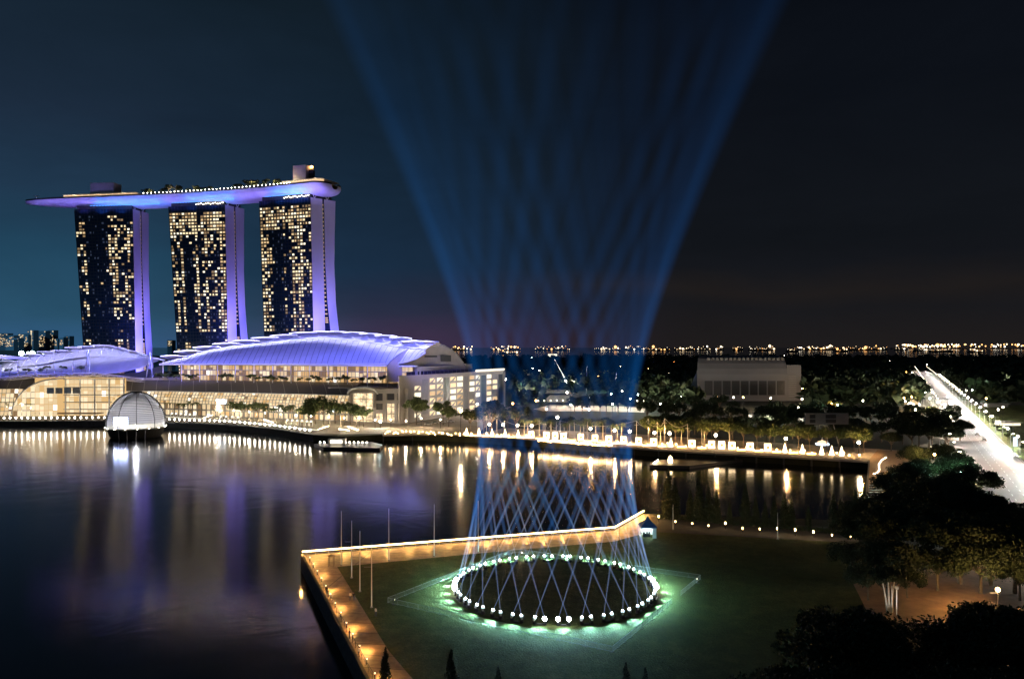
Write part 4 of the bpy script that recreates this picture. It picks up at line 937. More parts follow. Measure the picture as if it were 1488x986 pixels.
# ribbed curved trellis roofs
for nm, (x0, x1, yl, yt, yr) in {'a': (-20, 108, 551, 544, 541.5), 'b': (60, 210, 545, 541, 551)}.items():
    tr = thing('trellis_roof', 'left ribbed louvre roof above the lit glass mall' if nm == 'a' else 'curved louvre roof sloping down right above the lit mall', 'roof', W((x0+x1)/2, 548, 575))
    for k in range(3):
        q = MB(); q.tube([W(x0+(x1-x0)*i/20, interp([(0, yl), (.5, yt), (1, yr)], i/20)+k*2.4-abs(i/20-.5)**2*2, 570-k*3) for i in range(21)], .55, 5); q.build('beam', ['truss_white'], tr)
    q = MB(); q.grid(lambda u, v: W(x0+(x1-x0)*u, interp([(0, yl), (.5, yt), (1, yr)], u)-.5+6.5*v-abs(u-.5)**2*2, 571.5-7*v), 20, 1); q.build('soffit', ['timber'], tr)
    for i in range(16):
        x = x0+(x1-x0)*(i+.5)/16; y = interp([(0, yl), (.5, yt), (1, yr)], (i+.5)/16); q = MB(); q.tube([W(x-2, y+4.5, 563), W(x+2.5, y+1.0, 566)], .5, 5); q.build('louvre', ['truss_white'], tr)
q_ = thing('curved_roof', 'dark curved roof strip between the mall and the left violet shell', 'roof', W(150, 545, 590))
MB().grid(lambda u, v: W(50+185*u, interp([(0, 543.5), (.25, 539.5), (.62, 543.5), (.8, 541), (1, 531)], u)+v*interp([(0, 1), (.3, 5), (.62, 5), (1, 12)], u), 600-22*v), 24, 3).build('roof', ['roof_grey'], q_, True)
sh2 = thing('shell_roof_canopy', 'smaller curved violet shell roof with stepped trusses at the left below the left tower', 'roof canopy', W(110, 530, 600))
E2 = [(-40, 549), (60, 547), (120, 545), (175, 541.5), (205, 534), (230, 524)]; R2 = [(-40, 540), (20, 534), (60, 529), (100, 521), (130, 517.5), (165, 517.5), (200, 520), (230, 523)]
s2, s2f = shell(sh2, -40, 230, E2, R2, lambda x: 590, 40)
C2 = [(-30, 536), (0, 529.5), (20, 524.5), (40, 519), (60, 515), (80, 511), (100, 509.3), (118, 505), (136, 503.5), (152, 502), (166, 503), (184, 507), (205, 513), (222, 519), (240, 523)]
for (xa, ya), (xb, yb) in zip(C2, C2[1:]):
    q = MB()
    def blade(u, v, xa=xa, xb=xb, ya=ya, yb=yb):
        x = xa-(xb-xa)*.3+(xb-xa)*1.3*u; return Vector(W(x, (yb if xb < 160 else ya+(yb-ya)*u)-.6*math.sin(math.pi*u), 622))+Vector((0, 12*v, -2.5*v))
    q.grid(blade, 6, 2); q.tube([blade(i/6, 0) for i in range(7)], .45, 5); q.build('roof_blade', ['truss_white'], sh2)
    xm = (xa+xb)/2; q = MB()
    for xt in (xa, xb): q.tube([W(xm, interp(R2, xm), 618), W(xt, interp(C2, xt), 622)], .25, 5)
    q.build('brace', ['truss_white'], sh2)
    MB().grid(lambda u, v: Vector(W(xa+(xb-xa)*u, interp(R2, xa+(xb-xa)*u), 622))*(1-v)+Vector(W(xa+(xb-xa)*u, interp(C2, xa+(xb-xa)*u), 630))*v, 3, 2).build('clerestory', ['membrane'], sh2)
q = MB()
for i in range(40): q.tube([s2f(i/40, 1), s2f((i+1)/40, 1)], .4, 5, False)
q.build('edge_beam', ['truss_white'], sh2)
sh3 = thing('shell_roof_canopy', 'white tip of a third shell roof cut off by the left edge', 'roof canopy', W(-10, 530, 590))
MB().grid(lambda u, v: W(-60+98*u, (509+11.5*u)+v*(14-13*u), 590-10*v), 12, 3).build('roof_blade', ['membrane'], sh3); q = MB()
for k in range(3): q.tube([W(-60+98*u/8, 509+11.5*u/8+k*(4.5-4.2*u/8), 580-3*k) for u in range(9)], .6, 5)
q.build('edge_beam', ['truss_white'], sh3)
for i, (px, y0, y1) in enumerate([(0.8, 531, 553), (26, 526, 550), (52, 522, 547), (79, 522, 545), (106, 525, 544), (237, 524, 552)]):
    r = thing('roof_mast', ordw(i+1)+' thin white mast from the left in front of the left violet shell roof', 'mast', W(px, y1, 575), 'thin white roof masts')
    q = MB(); q.tube([W(px, y1+4, 575), W(px, y0, 575)], [.5, .3], 6); q.build('pole', ['truss_white'], r)
    q = MB(); q.ball(W(px, y0-.5, 575), .5, 6, 4); q.build('cap', ['truss_white'], r)
for i, (px, w_, y0, y1) in enumerate([(127, 3.5, 508, 544), (217, 4.5, 511, 549)]):
    r = thing('support_frame', ('left' if i == 0 else 'right')+' grey A shaped pylon standing before the left violet shell roof', 'pylon', W(px, y1, 578))
    for sx in (-1, 1): q = MB(); q.tube([W(px+sx*w_, y1, 578), W(px+1, y0, 578)], .55, 6); q.build('leg', ['steel'], r)
    q = MB(); q.tube([W(px-w_*.6, (y0+y1)/2+6, 577.5), W(px+w_*.6+.5, (y0+y1)/2+6, 577.5)], .3, 5); q.build('cross_tie', ['steel'], r)

for t_ in (10, 60, 110): light('SPOT', LH(t_, -34, 44), (1, .78, .5), 22000, .4, aim=LH(t_, 14, 33), angle=math.radians(60), blend=1)  # warm spots added in mid air to brighten the trellis roofs
# violet floodlights washing the shells (added, hanging in mid air before the roofs)
VIO = (.30, .30, 1)
for px in range(250, 620, 23):
    p = Vector(SH(tline(px, -30), -30, 62)); u_ = (px-232)/386
    light('SPOT', p, (.15, .16, 1), 100000, .4, aim=sfn(min(.97, u_+.01), .6), angle=math.radians(56), blend=1)
    p2 = sfn(min(.98, u_), 1)+Vector((0, -12, 12)); light('SPOT', p2, (.62, .62, 1), 22000, .4, aim=sfn(min(.98, u_), 1)+Vector((0, 8, 3)), angle=math.radians(110), blend=1)
for px in range(-10, 230, 26):
    light('SPOT', W(px, 505, 540), (.15, .16, 1), 60000, .4, aim=W(px, 528, 600), angle=math.radians(60), blend=1)
    light('SPOT', W(px, interp(C2, px)-14, 598), (.62, .62, 1), 16000, .4, aim=W(px, interp(C2, px)+3, 622), angle=math.radians(110), blend=1)
light('SPOT', W(-15, 480, 560), (1, .95, .9), 30000, .4, aim=W(0, 518, 590), angle=math.radians(80), blend=1)
# soft warm light on the grey gable and stone block
light('SPOT', Vector(ef(640, 600))+Vector((45, -45, 5)), (1, .86, .76), 36000, 1, aim=ef(640, 560), angle=math.radians(80), blend=1)
light('SPOT', SH(15, -50, 8), (1, .86, .72), 14000, 1, aim=SH(15, 0, 22), angle=math.radians(75), blend=1)
light('SPOT', SH(110, -40, 50), (1, .82, .7), 30000, 1, aim=SH(110, 6, 25), angle=math.radians(130), blend=1)
light('SPOT', LH(0, -40, 50), (1, .82, .7), 26000, 1, aim=LH(0, 6, 25), angle=math.radians(130), blend=1)

# terrace trees in front of the golden glass
P_terr = [broad_tree('terrace_tree', 60+i, 6.5, 4.2, 240, .7, 'leaf_mid', nclump=7, trunk_r=.15, squash=.35) for i in range(2)]
for i, px in enumerate([232, 244, 256, 270, 277, 283, 322, 330, 367, 376, 385, 393, 400, 408, 414, 436, 448, 457, 464, 481, 490, 500, 515, 527, 541, 556, 570]):
    place(P_terr, i, SH(tline(px, 9), 9, 27), i*1.3, ordw(i+1)+' small terrace tree from the left against the golden glass front', random.uniform(.7, 1.15), 'terrace trees before the golden glass')
for i, px in enumerate([14, 38, 58, 68, 92, 118]):
    place(P_terr, i+1, W(px, 545+(1 if px < 60 else -2.5), 572), i, ordw(i+1)+' flat topped roof garden tree from the left before the left violet shell', .9, 'roof garden trees before the left shell')
# ---------------- glass dome on the water ----------------
DC = Vector((-223, 454, 0)); DRr = 16.0
emis('video_blue', (.50, .58, 1), 26)
dm = thing('glass_dome', 'round glass dome pavilion with black louvre rings standing in the water', 'pavilion', DC)
q = MB(); q.lathe(DC, [(12.5, -1), (14.2, 1.0), (15.6, 5.2), (15.9, 5.9), (.01, 5.9)], 40); q.build('base', ['black_rubber'], dm, False)
q = MB(); q.lathe(DC, [(.01, 6.0), (15.4, 6.0), (15.4, 6.15)], 32); q.build('floor', ['window_2'], dm)  # floor emits, standing in for the interior light falling on it
dg = bpy.data.materials.new('dome glass'); dg.use_nodes = True; t = dg.node_tree; t.nodes.clear()
a_ = nd(t, 'ShaderNodeBsdfTransparent'); a_.inputs[0].default_value = (.8, .83, .88, 1); g_ = nd(t, 'ShaderNodeBsdfGlossy'); g_.inputs['Roughness'].default_value = .05
d_ = nd(t, 'ShaderNodeBsdfDiffuse'); d_.inputs[0].default_value = (.7, .7, .7, 1); mxx = nd(t, 'ShaderNodeMixShader'); mxx.inputs[0].default_value = .12; t.links.new(a_.outputs[0], mxx.inputs[1]); t.links.new(g_.outputs[0], mxx.inputs[2])
mx3 = nd(t, 'ShaderNodeMixShader'); mx3.inputs[0].default_value = .34; t.links.new(mxx.outputs[0], mx3.inputs[1]); t.links.new(d_.outputs[0], mx3.inputs[2])
ou = nd(t, 'ShaderNodeOutputMaterial'); t.links.new(mx3.outputs[0], ou.inputs[0]); MATS['dome_glass'] = dg
def dpt(el, r=1.0): return (DRr*math.cos(el)*r, 7.6+18.8*math.sin(el)*r)
q = MB(); q.lathe(DC, [dpt(math.radians(-7+97*i/20)) for i in range(21)], 40); q.build('glass_shell', ['dome_glass'], dm, True)
q = MB()
for i in range(1, 24):
    el = math.radians(6+80*(i/24)**.95); r_, z_ = dpt(el, 1.012); w_ = .12+.10*math.sin(math.pi*i/24)
    q.lathe(DC, [(r_-.45, z_-w_), (r_+.25, z_-w_*.6), (r_+.25, z_+w_*.6), (r_-.45, z_+w_*.2)], 48)
q.build('louvre_rings', ['black_rubber'], dm)
q = MB()
for k in range(10):
    a = 2*math.pi*k/10+.157; q.tube([(DC.x+dpt(math.radians(e_), 1.02)[0]*math.cos(a), DC.y+dpt(math.radians(e_), 1.02)[0]*math.sin(a), dpt(math.radians(e_), 1.02)[1]) for e_ in range(-6, 90, 6)], .17, 5)
q.build('ribs', ['black_rubber'], dm)
q = MB(); q.lathe(DC, [(3.4, 25.9), (3.2, 26.8), (.01, 26.9)], 24); q.build('cap', ['black_rubber'], dm)
q = MB(); q.box((DC.x-5, DC.y-8, 9.6), (8, .5, 5.0)); q.build('video_screen', ['video_blue'], dm)
q = MB()
for k in range(8): a = -2.4+k*.22; q.box((DC.x+11*math.cos(a)+2, DC.y+11*math.sin(a), 7.4), (1.6, .8, .9), a)
q.build('display_tables', ['lamp_soft'], dm)
light('POINT', (DC.x, DC.y, 12), (.95, .93, 1), 27000, 1)
q = MB()
for k in range(16):
    a = 2*math.pi*k/16+.1; q.box((DC.x+16.4*math.cos(a), DC.y+16.4*math.sin(a), 6.0), (.32, .32, .32))
q.build('edge_lamps', ['lamp_white'], dm)
for k in range(4):
    a = math.radians(-100+18*k); q = MB(); q.tube([(DC.x+14.8*math.cos(a), DC.y+14.8*math.sin(a), -1), (DC.x+15.5*math.cos(a), DC.y+15.5*math.sin(a), 5)], .22, 5); q.build('pile', ['steel'], dm)

# ---------------- far shore: sheets, lamps, terraces ----------------
plaza = [G(px, py, 0)[:2] for px, py in [(-500, 618.5), (0, 619.5), (160, 618.5), (240, 621), (330, 624), (400, 631), (455, 640), (560, 639), (690, 642)]]
plaza = [(x, y+1.5) for x, y in plaza]+[ef(745, 600)[:2], SH(-2, -.5, 0)[:2], SH(192, -.5, 0)[:2], LH(230, 0, 0)[:2], (-640, 556)]
mat('plaza_stone', (.36, .31, .26), .7, noise=.25, nscale=.15)
kind(MB().sheet(plaza, L+.012).build('plaza_paving', ['plaza_stone']), 'structure')
pr2 = [G(690, 641.5, 0)[:2], G(800, 649.5, 0)[:2], G(960, 662.5, 0)[:2], G(1100, 670.5, 0)[:2], G(1258, 679, 0)[:2], (215, 352), (60, 442), (-5, 470)]
kind(MB().sheet(pr2, L+.014).build('event_promenade', ['plaza_stone']), 'structure')
kind(MB().sheet([G(1262, 680, 0)[:2], G(1257, 741, 0)[:2], G(1340, 741, 0)[:2], G(1340, 665, 0)[:2], G(1275, 664, 0)[:2]], L+.02).build('side_promenade', ['timber']), 'structure')
# row of sea wall lamps
def lamp_row(name, cat, grp, lbl, pts, h, r, m, post='dark_metal'):
    pr = None
    for i, p in enumerate(pts):
        lb = ordw(i+1)+' '+lbl
        if pr is None:
            pr = thing(name, lb, cat, (0, 0, 0), grp); q = MB(); q.tube([(0, 0, 0), (0, 0, h)], r*.3, 5); q.build('post', [post], pr); q = MB(); q.ball((0, 0, h+r*.6), r, 7, 5); q.build('lamp_head', [m], pr); pr.location = p
        else: dup(pr, p, 0, lb)
    return pr
pts = []; x = -4.0
while x < 452:
    if not (155 < x < 238):
        Y = interp([(0, 620), (160, 619), (240, 622), (330, 625), (400, 632), (455, 641)], max(0, x)); g = G(x, Y, 0); pts.append((g[0], g[1]+.9, L+.2))
    x += 8.6 if x < 240 else 7.3
mat('lamp_shore', (.05, .05, .05), emit=(1, .93, .80), es=80)
lamp_row('sea_wall_lamp', 'lamp', 'row of lamps on the sea wall', 'white lamp from the left in the row along the sea wall', pts, 1.9, .42, 'lamp_shore')
# lit steps / terrace lines and planters
for i, (x0, y0, x1, y1) in enumerate([(240, 605.5, 300, 608.5), (312, 610, 395, 617), (395, 617.5, 462, 625)]):
    r = thing('lit_terrace_step', ordw(i+1)+' white lit terrace step from the left above the sea wall lamps', 'step', G(x0, y0+1))
    q = MB(); a, b = Vector(G(x0, y0+1)), Vector(G(x1, y1+1)); q.hexa([a, b, b+Vector((0, 1, 0)), a+Vector((0, 1, 0))], [a+Vector((0, 0, 1)), b+Vector((0, 0, 1)), b+Vector((0, 1, 1)), a+Vector((0, 1, 1))]); q.build('step', ['concrete'], r)
    q = MB(); q.tube([a+Vector((0, -.15, .6)), b+Vector((0, -.15, .6))], .2, 5); q.build('light_strip', ['window_2'], r)
for i, (x, y, s) in enumerate([(302, 610, 1), (390, 617, -1), (470, 627, 1), (513, 628, -1), (500, 630, -.4)]):
    r = thing('stair_canopy', ordw(i+1)+' small slanted glowing white stair canopy from the left above the sea wall', 'canopy', G(x, y))
    g = Vector(G(x, y)); q = MB()
    for sx in (-2, 2): q.tube([g+Vector((sx, 0, 0)), g+Vector((sx, 0, 2.6))], .12, 5)
    q.build('post', ['steel'], r); q = MB(); q.hexa([g+Vector((-3, -1, 2.2-s)), g+Vector((3, -1, 2.2+s)), g+Vector((3, 1, 2.2+s)), g+Vector((-3, 1, 2.2-s))], [g+Vector((-3, -1, 2.6-s)), g+Vector((3, -1, 2.6+s)), g+Vector((3, 1, 2.6+s)), g+Vector((-3, 1, 2.6-s))]); q.build('roof', ['lamp_soft'], r)
# plaza lamp posts that light the paving
pts = []
for px, py in [(10, 602), (45, 603), (75, 602), (110, 601), (140, 600), (250, 602), (270, 603), (292, 604), (316, 606), (340, 607), (362, 609), (385, 611), (408, 613), (430, 615), (452, 616), (478, 618), (500, 619), (522, 620), (545, 622), (568, 622), (590, 624), (612, 620), (640, 622)]:
    g = G(px, py); pts.append(g); light('POINT', (g[0], g[1]-1, L+5.6), (1, .76, .46), 5200 if px < 160 else 4200, .3)
lamp_row('plaza_lamp', 'lamp post', 'plaza lamps before the arcade', 'plaza lamp post from the left before the lit arcade', pts, 5, .42, 'lamp_white')
# white bollard frames along the arcade
pr = None
for i, px in enumerate([250, 256, 263, 270, 276, 282, 321, 329, 338, 346, 418, 425, 432, 439, 446, 452]):
    g = G(px, 604.5+(px-250)*.062+2); lb = ordw(i+1)+' small white arch frame from the left on the waterfront walk'
    if pr is None:
        pr = thing('walkway_arch', lb, 'arch', (0, 0, 0), 'white arch frames on the walk'); q = MB(); q.tube([(-.9, 0, 0), (-.9, 0, 3), (-.5, 0, 3.6), (.5, 0, 3.6), (.9, 0, 3), (.9, 0, 0)], .28, 5); q.build('frame', ['truss_white'], pr); q = MB(); q.ball((0, -.4, 3.0), .4, 6, 4); q.build('lamp_head', ['lamp_soft'], pr); pr.location = g
    else: dup(pr, g, 0, lb)
# starburst street lamp left of the lanterns and other bright plaza lamps
for i, (px, ty, by, m, e, lb) in enumerate([(669.5, 597, 636, 'lamp_warm', 16000, 'tall street lamp with a strong amber light before the office wing'), (552.5, 612, 622, 'lamp_cool', 2500, 'low bluish white spotlight post before the stone end block'), (810, 606, 626, 'lamp_white', 6000, 'tall white lamp above the promenade palms'), (760, 568, 592, 'lamp_white', 4000, 'white floodlight mast before the low grey building'), (745, 586, 600, 'lamp_amber', 800, 'small orange lamp between the dark round trees'), (779, 582, 597, 'lamp_amber', 800, 'small orange lamp right of the dark round trees'), (735, 551, 580, 'lamp_white', 1500, 'white lamp beside the right corner of the office wing'), (824, 570, 590, 'lamp_white', 3000, 'bright white lamp beside the crane foot'), (822, 553, 575, 'lamp_white', 1200, 'white lamp at the tip of the slanting crane')]):
    g = G(px, by); h = (by-ty)*g[1]/F; r = thing('street_lamp', lb, 'street lamp', g); q = MB(); q.tube([g, (g[0], g[1], L+h)], [.22, .12], 6); q.build('pole', ['dark_metal'], r)
    q = MB(); q.ball((g[0], g[1], L+h), .8, 8, 5); q.build('lamp_head', [m], r); light('POINT', (g[0], g[1]-1.2, L+h+.2), {'lamp_warm': (1, .7, .4), 'lamp_amber': (1, .5, .15), 'lamp_cool': (.7, .95, 1)}.get(m, (1, .9, .75)), e, .3)

# promenade lanterns, cones, benches
PB = [(560, 631), (690, 633), (772, 636.5), (844, 640.5), (950, 648), (1005, 650), (1116, 656), (1223, 662), (1262, 665)]
def PG(px, dy=0): return G(px, interp(PB, px)+dy)
pr = None
for i, px in enumerate([772, 794, 806.5, 819, 844, 864.6, 884.5, 906, 928, 949.6, 1005.5, 1034, 1048.6, 1063.5, 1090, 1115.5]):
    g = PG(px); lb = ordw(i+1)+' big glowing white box lantern from the left on the promenade'
    if pr is None:
        pr = thing('box_lantern', lb, 'lantern', (0, 0, 0), 'glowing box lanterns along the promenade')
        q = MB(); q.box((0, 0, .15), (3.0, 1.2, .3)); q.build('base', ['dark_metal'], pr)
        q = MB(); q.box((0, 0, 2.05), (2.9, 1.0, 3.5)); q.build('light_box', ['lantern_glow'], pr)
        q = MB(); q.v = []; q.tube([(0, -.51, 2.1), (0, -.57, 2.1)], .85, 14); q.build('round_emblem', ['emblem'], pr); pr.location = g
    else: dup(pr, g, 0, lb)
pr = None
for i, px in enumerate([678, 696, 715, 734, 753, 975, 1140.5, 1166, 1194, 1208.6, 1223]):
    g = PG(px); lb = ordw(i+1)+' glowing white cone shaped tree light from the left on the promenade'
    if pr is None:
        pr = thing('light_cone', lb, 'light cone', (0, 0, 0), 'glowing white cones along the promenade')
        q = MB(); q.lathe((0, 0, .2), [(1.15, 0), (.85, 1.2), (.45, 2.8), (.04, 4.3)], 10); q.build('cone', ['lantern_glow'], pr)
        q = MB(); q.lathe((0, 0, 0), [(1.2, 0), (1.2, .2), (.01, .21)], 10); q.build('base', ['dark_metal'], pr); pr.location = g
    else: dup(pr, g, 0, lb)
pr = None
for i, px in enumerate([687, 705.5, 724.5, 743.5, 763, 784, 831, 854, 874.5, 895.5, 917, 939, 962, 990, 1020, 1077, 1103, 1128.5, 1153, 1179]):
    g = PG(px, .6); lb = ordw(i+1)+' low bench with warm glowing front from the left on the promenade'
    if pr is None:
        pr = thing('glowing_bench', lb, 'bench', (0, 0, 0), 'glowing benches along the promenade')
        q = MB(); q.box((0, 0, .95), (4.2, 1.0, .15)); q.build('seat', ['timber'], pr); q = MB(); q.box((0, 0, .5), (4.0, .8, .7)); q.build('lit_base', ['bench_glow'], pr); pr.location = g
    else: dup(pr, g, 0, lb)
pts = [PG(px, -3.5) for px in (711, 731, 752, 772.5, 858, 893, 915, 951, 973, 1040, 1142, 1248)]
for p in pts: light('POINT', (p[0], p[1]-2, L+6.5), (1, .52, .18), 9000, .3)
lamp_row('promenade_lamp', 'lamp post', 'round lamps behind the lanterns', 'round headed lamp post from the left behind the lanterns', pts, 5.2, .75, 'lamp_white')
# small handrail lights on the seating steps
pts = [G(783+i*3.4, 641.2+i*.25+random.uniform(-1, 1)) for i in range(32)]
lamp_row('step_light', 'lamp', 'small lights on the seating steps', 'tiny warm light from the left on top of the seating steps', pts, .5, .5, 'lamp_warm')
pts = [PG(px_+random.uniform(-3, 3), random.uniform(-2.5, 1.5)) for px_ in range(566, 1258, 11) if not 780 < px_ < 893]
lamp_row('ground_light', 'lamp', 'little warm lights scattered along the promenade', 'little warm light from the left among the lanterns and benches', pts, .7, .36, 'lamp_warm')
pts = [G(px_, interp([(556, 630), (690, 634)], px_)+random.uniform(-4, 2)) for px_ in range(560, 690, 6)]
lamp_row('cafe_light', 'lamp', 'little lights on the terrace', 'little golden light from the left on the terrace before the office wing', pts, .8, .3, 'lamp_warm')
stp = thing('seating_steps', 'wide grey seating steps going down to the water below the lanterns', 'steps', G(840, 645)); q = MB()
for k in range(6):
    a, b = Vector(G(782, 647, 0)), Vector(G(893, 655.5, 0)); dv = (b-a).normalized(); nn = Vector((-dv.y, dv.x, 0)); a2, b2 = a-nn*(6-k*1.1), b-nn*(6-k*1.1)
    q.hexa([(p.x, p.y, -2) for p in (a2, b2, b2+nn*8, a2+nn*8)], [(p.x, p.y, .5+k*.52) for p in (a2, b2, b2+nn*8, a2+nn*8)])
q.build('step', ['concrete'], stp)
# boardwalk deck edge on piles
bw = thing('boardwalk', 'pale edged boardwalk on piles over the water under the glowing lanterns', 'boardwalk', G(900, 655)); q = MB(); q2 = []
BE = [(556, 640.5), (600, 639), (640, 638.8), (690, 641.5), (782, 648), (893, 657), (960, 662.5), (1040, 668), (1100, 671), (1180, 675.5), (1262, 680.5)]
for (xa, ya), (xb, yb) in zip(BE, BE[1:]):
    a, b = Vector(G(xa, ya, 0)), Vector(G(xb, yb, 0)); dv = (b-a).normalized(); nn = Vector((-dv.y, dv.x, 0))
    q.hexa([(p.x, p.y, L-.5) for p in (a-nn*4, b-nn*4, b+nn*3, a+nn*3)], [(p.x, p.y, L+.25) for p in (a-nn*4, b-nn*4, b+nn*3, a+nn*3)])
    n_ = max(1, int((b-a).length/9))
    for i in range(n_): q2.append(a+(b-a)*i/n_-nn*3.2)
q.build('deck', ['concrete'], bw)
for p in q2: q = MB(); q.tube([(p.x, p.y, -2), (p.x, p.y, L-.5)], .4, 6); q.build('pile', ['dark_concrete'], bw)
# pontoons
for nm, P_, lights_ in (('dark floating jetty with white kiosk lamps in front of the mall', [(456, 646), (470, 650.5), (552, 652), (556, 647), (540, 643)], 12), ('low dark floating pontoon with tiny lights before the boardwalk', [(944, 677), (1002, 678), (1090, 667), (1078, 664), (960, 669)], 22)):
    po = thing('floating_pontoon', nm, 'pontoon', G(P_[1][0], P_[1][1], 0)); q = MB(); q.prism([G(a, b, .8)[:2] for a, b in P_], -.5, 1.3); q.build('deck', ['dark_metal'], po)
    q = MB()
    A, B = Vector(G(P_[0][0]+6, P_[0][1]-1.5, 1.4)), Vector(G(P_[-1][0]-4, P_[-1][1]+1.5, 1.4))
    for i in range(lights_):
        q = MB(); p = A+(B-A)*(i+.5)/lights_; s_ = .5 if lights_ < 15 else .26; q.box(p+Vector((0, 0, .8)), (s_, s_, s_)); q.build('deck_lamp', ['lamp_white'], po)
    if lights_ < 15:
        c = Vector(G(490, 645, 1.3)); q = MB(); q.box(c+Vector((0, 0, 1.5)), (9, 4, 3)); q.build('kiosk', ['white_canvas'], po); q = MB(); q.box(c+Vector((0, -2.2, 1.6)), (6, .3, 1.4)); q.build('kiosk_window', ['lamp_soft'], po)
    else:
        c = Vector(G(974, 672, 1.3)); q = MB(); q.lathe(c, [(1.0, 0), (1.1, 1.2), (.7, 2.6), (.05, 3.3)], 10); q.build('light_cone', ['lantern_glow'], po)
# masts with rope
ms = [(694, 607, 633), (707, 604, 632), (714, 605, 634), (722, 599, 633), (733, 611, 634), (792, 612, 636), (800, 616, 637), (814, 611, 638), (925, 611, 645), (942, 608, 646), (955, 613, 647), (966, 607.5, 648), (999, 616, 650)]
last = None
for i, (px, ty, by) in enumerate(ms):
    g = Vector(G(px, by-4)); h = (by-4-ty)*g.y/F; r = thing('promenade_mast', ordw(i+1)+' slim mast from the left behind the glowing lanterns', 'mast', g, 'slim masts on the promenade'); q = MB(); q.tube([g, g+Vector((0, 0, h))], .16, 5); q.build('pole', ['steel'], r)
    q = MB(); q.tube([g+Vector((-1.2, 0, h*.8)), g+Vector((1.2, 0, h*.8))], .08, 4); q.build('crossbar', ['steel'], r)
    if last is not None and (g-last[0]).length < 45:
        a, b = last[0]+Vector((0, 0, last[1])), g+Vector((0, 0, h)); rr = thing('rope', 'sagging rope between the '+ordw(i)+' and '+ordw(i+1)+' slim masts', 'rope', a, 'ropes between the masts'); q = MB(); q.tube([a+(b-a)*k/8-Vector((0, 0, 3*math.sin(math.pi*k/8))) for k in range(9)], .09, 4); q.build('rope_line', ['steel'], rr)
    last = (g, h)
emis('lamp_dimwarm', (1, .7, .4), 1.6)
# big screen back on legs and the glowing stage
c = Vector(G(1201, 645)); sc = thing('screen_billboard', 'large grey floating screen seen with darker panels, raised on slanting legs', 'billboard', c)
D = c.y; a, b = Vector(W(1170, 616, D)), Vector(W(1232, 600, D)); q = MB(); q.box(((a.x+b.x)/2, D, (a.z+b.z)/2), (b.x-a.x, 1.6, b.z-a.z)); q.build('panel', ['grey_paint'], sc)
for x0, x1 in ((1177, 1185), (1200, 1215)):
    for y0, y1 in ((602, 607.5), (609, 614)):
        p0, p1 = W(x0, y1, D-1), W(x1, y0, D-1); q = MB(); q.box(((p0[0]+p1[0])/2, D-.85, (p0[2]+p1[2])/2), (p1[0]-p0[0], .12, p1[2]-p0[2])); q.build('dark_panel', ['opening_dark'], sc)
for x0, x1 in ((1199, 1193), (1199, 1203), (1211, 1218)):
    q = MB(); q.tube([W(x0, 616, D), W(x1, 644, D)], .22, 5); q.build('leg', ['steel'], sc)
light('SPOT', (c.x, c.y-30, 12), (.8, .82, 1), 2600, .5, aim=W(1201, 608, D), angle=math.radians(80), blend=1)
sg = thing('stage_kiosk', 'small round glowing kiosk with blue white base under the floating screen', 'kiosk', G(1195, 646)); c = Vector(G(1195, 646)); q = MB(); q.lathe(c, [(3.2, 0), (3.4, .7), (3.2, .8)], 14); q.build('base', ['blue_white_screen'], sg); q = MB(); q.lathe(c, [(2.2, .8), (2.3, 1.6), (.05, 2.5)], 14); q.build('roof', ['lamp_dimwarm'], sg)
# lit left edge and white line of the side promenade, benches as slats
e = thing('light_rope', 'thin white curling light line on the right hand promenade', 'light strip', G(1272, 688)); q = MB(); q.tube([G(a, b, L+.3) for a, b in ((1288, 664), (1281, 668), (1277, 674), (1278, 682), (1274, 687), (1269, 688))], .22, 5); q.build('light_strip', ['lamp_soft'], e)
quay('quay_wall', [G(1262, 681, 0), G(1257, 742, 0)], th=.6); tag(bpy.data.objects['quay_wall.002'], 'dark quay wall at the right end of the bay below the timber promenade', 'quay wall')
for i in range(10):
    g = Vector(G(1260.5-i*.55, 706+i*3.6)); r = thing('slatted_bench', ordw(i+1)+' pale bench slab from the far end on the right hand quay edge', 'bench', g, 'bench slabs on the right hand quay'); q = MB(); q.box(g+Vector((3.2, 0, .45)), (5, .5, .16)); q.build('seat', ['truss_white'], r); q = MB(); q.box(g+Vector((3.2, 0, .2)), (4.6, .3, .36)); q.build('base', ['dark_concrete'], r)
for px, py in ((1275, 674), (1280, 700), (1275, 730)): g = G(px, py); light('POINT', (g[0]+2, g[1], L+5), (1, .75, .45), 900, .3)

# ---------------- trees of the far shore ----------------
P_mid = [broad_tree('broadleaf_tree', 80+i, 12, 6.0, 1500, .55, 'leaf_mid', nclump=20, trunk_r=.3, squash=.7) for i in range(3)]
P_dark = [broad_tree('shade_tree', 90+i, 14, 7.5, 1600, .65, 'leaf_dark', nclump=22, trunk_r=.35, squash=.8) for i in range(3)]
P_palm = [palm(i, 8.5, 2.7) for i in range(3)]
n = 0
for i, (px, by, s) in enumerate([(12, 600, .8), (18, 603, .75), (122, 599, .85), (131, 600, .95), (138, 599, .8), (146, 600, .85), (112, 600, .7), (44, 602, .7), (340, 606, .75), (352, 608, .8), (375, 609, .8), (458, 616, 1.15), (470, 617, 1.2), (487, 615, .95), (509, 616, .95), (518, 620, .9), (528, 620, .85), (448, 618, .8), (605, 617, 1.15), (644, 617, 1.0), (652, 620, .8)]):
    place(P_mid, i, G(px, by), i*1.7, ordw(i+1)+' leafy shore tree from the left before the mall, lit from below', s*1.25, 'leafy trees on the mall shore')
pxs = [150, 156, 160, 236, 243, 251, 259, 268, 277, 286]+[335+i*6.0 for i in range(19)]+[478, 495]
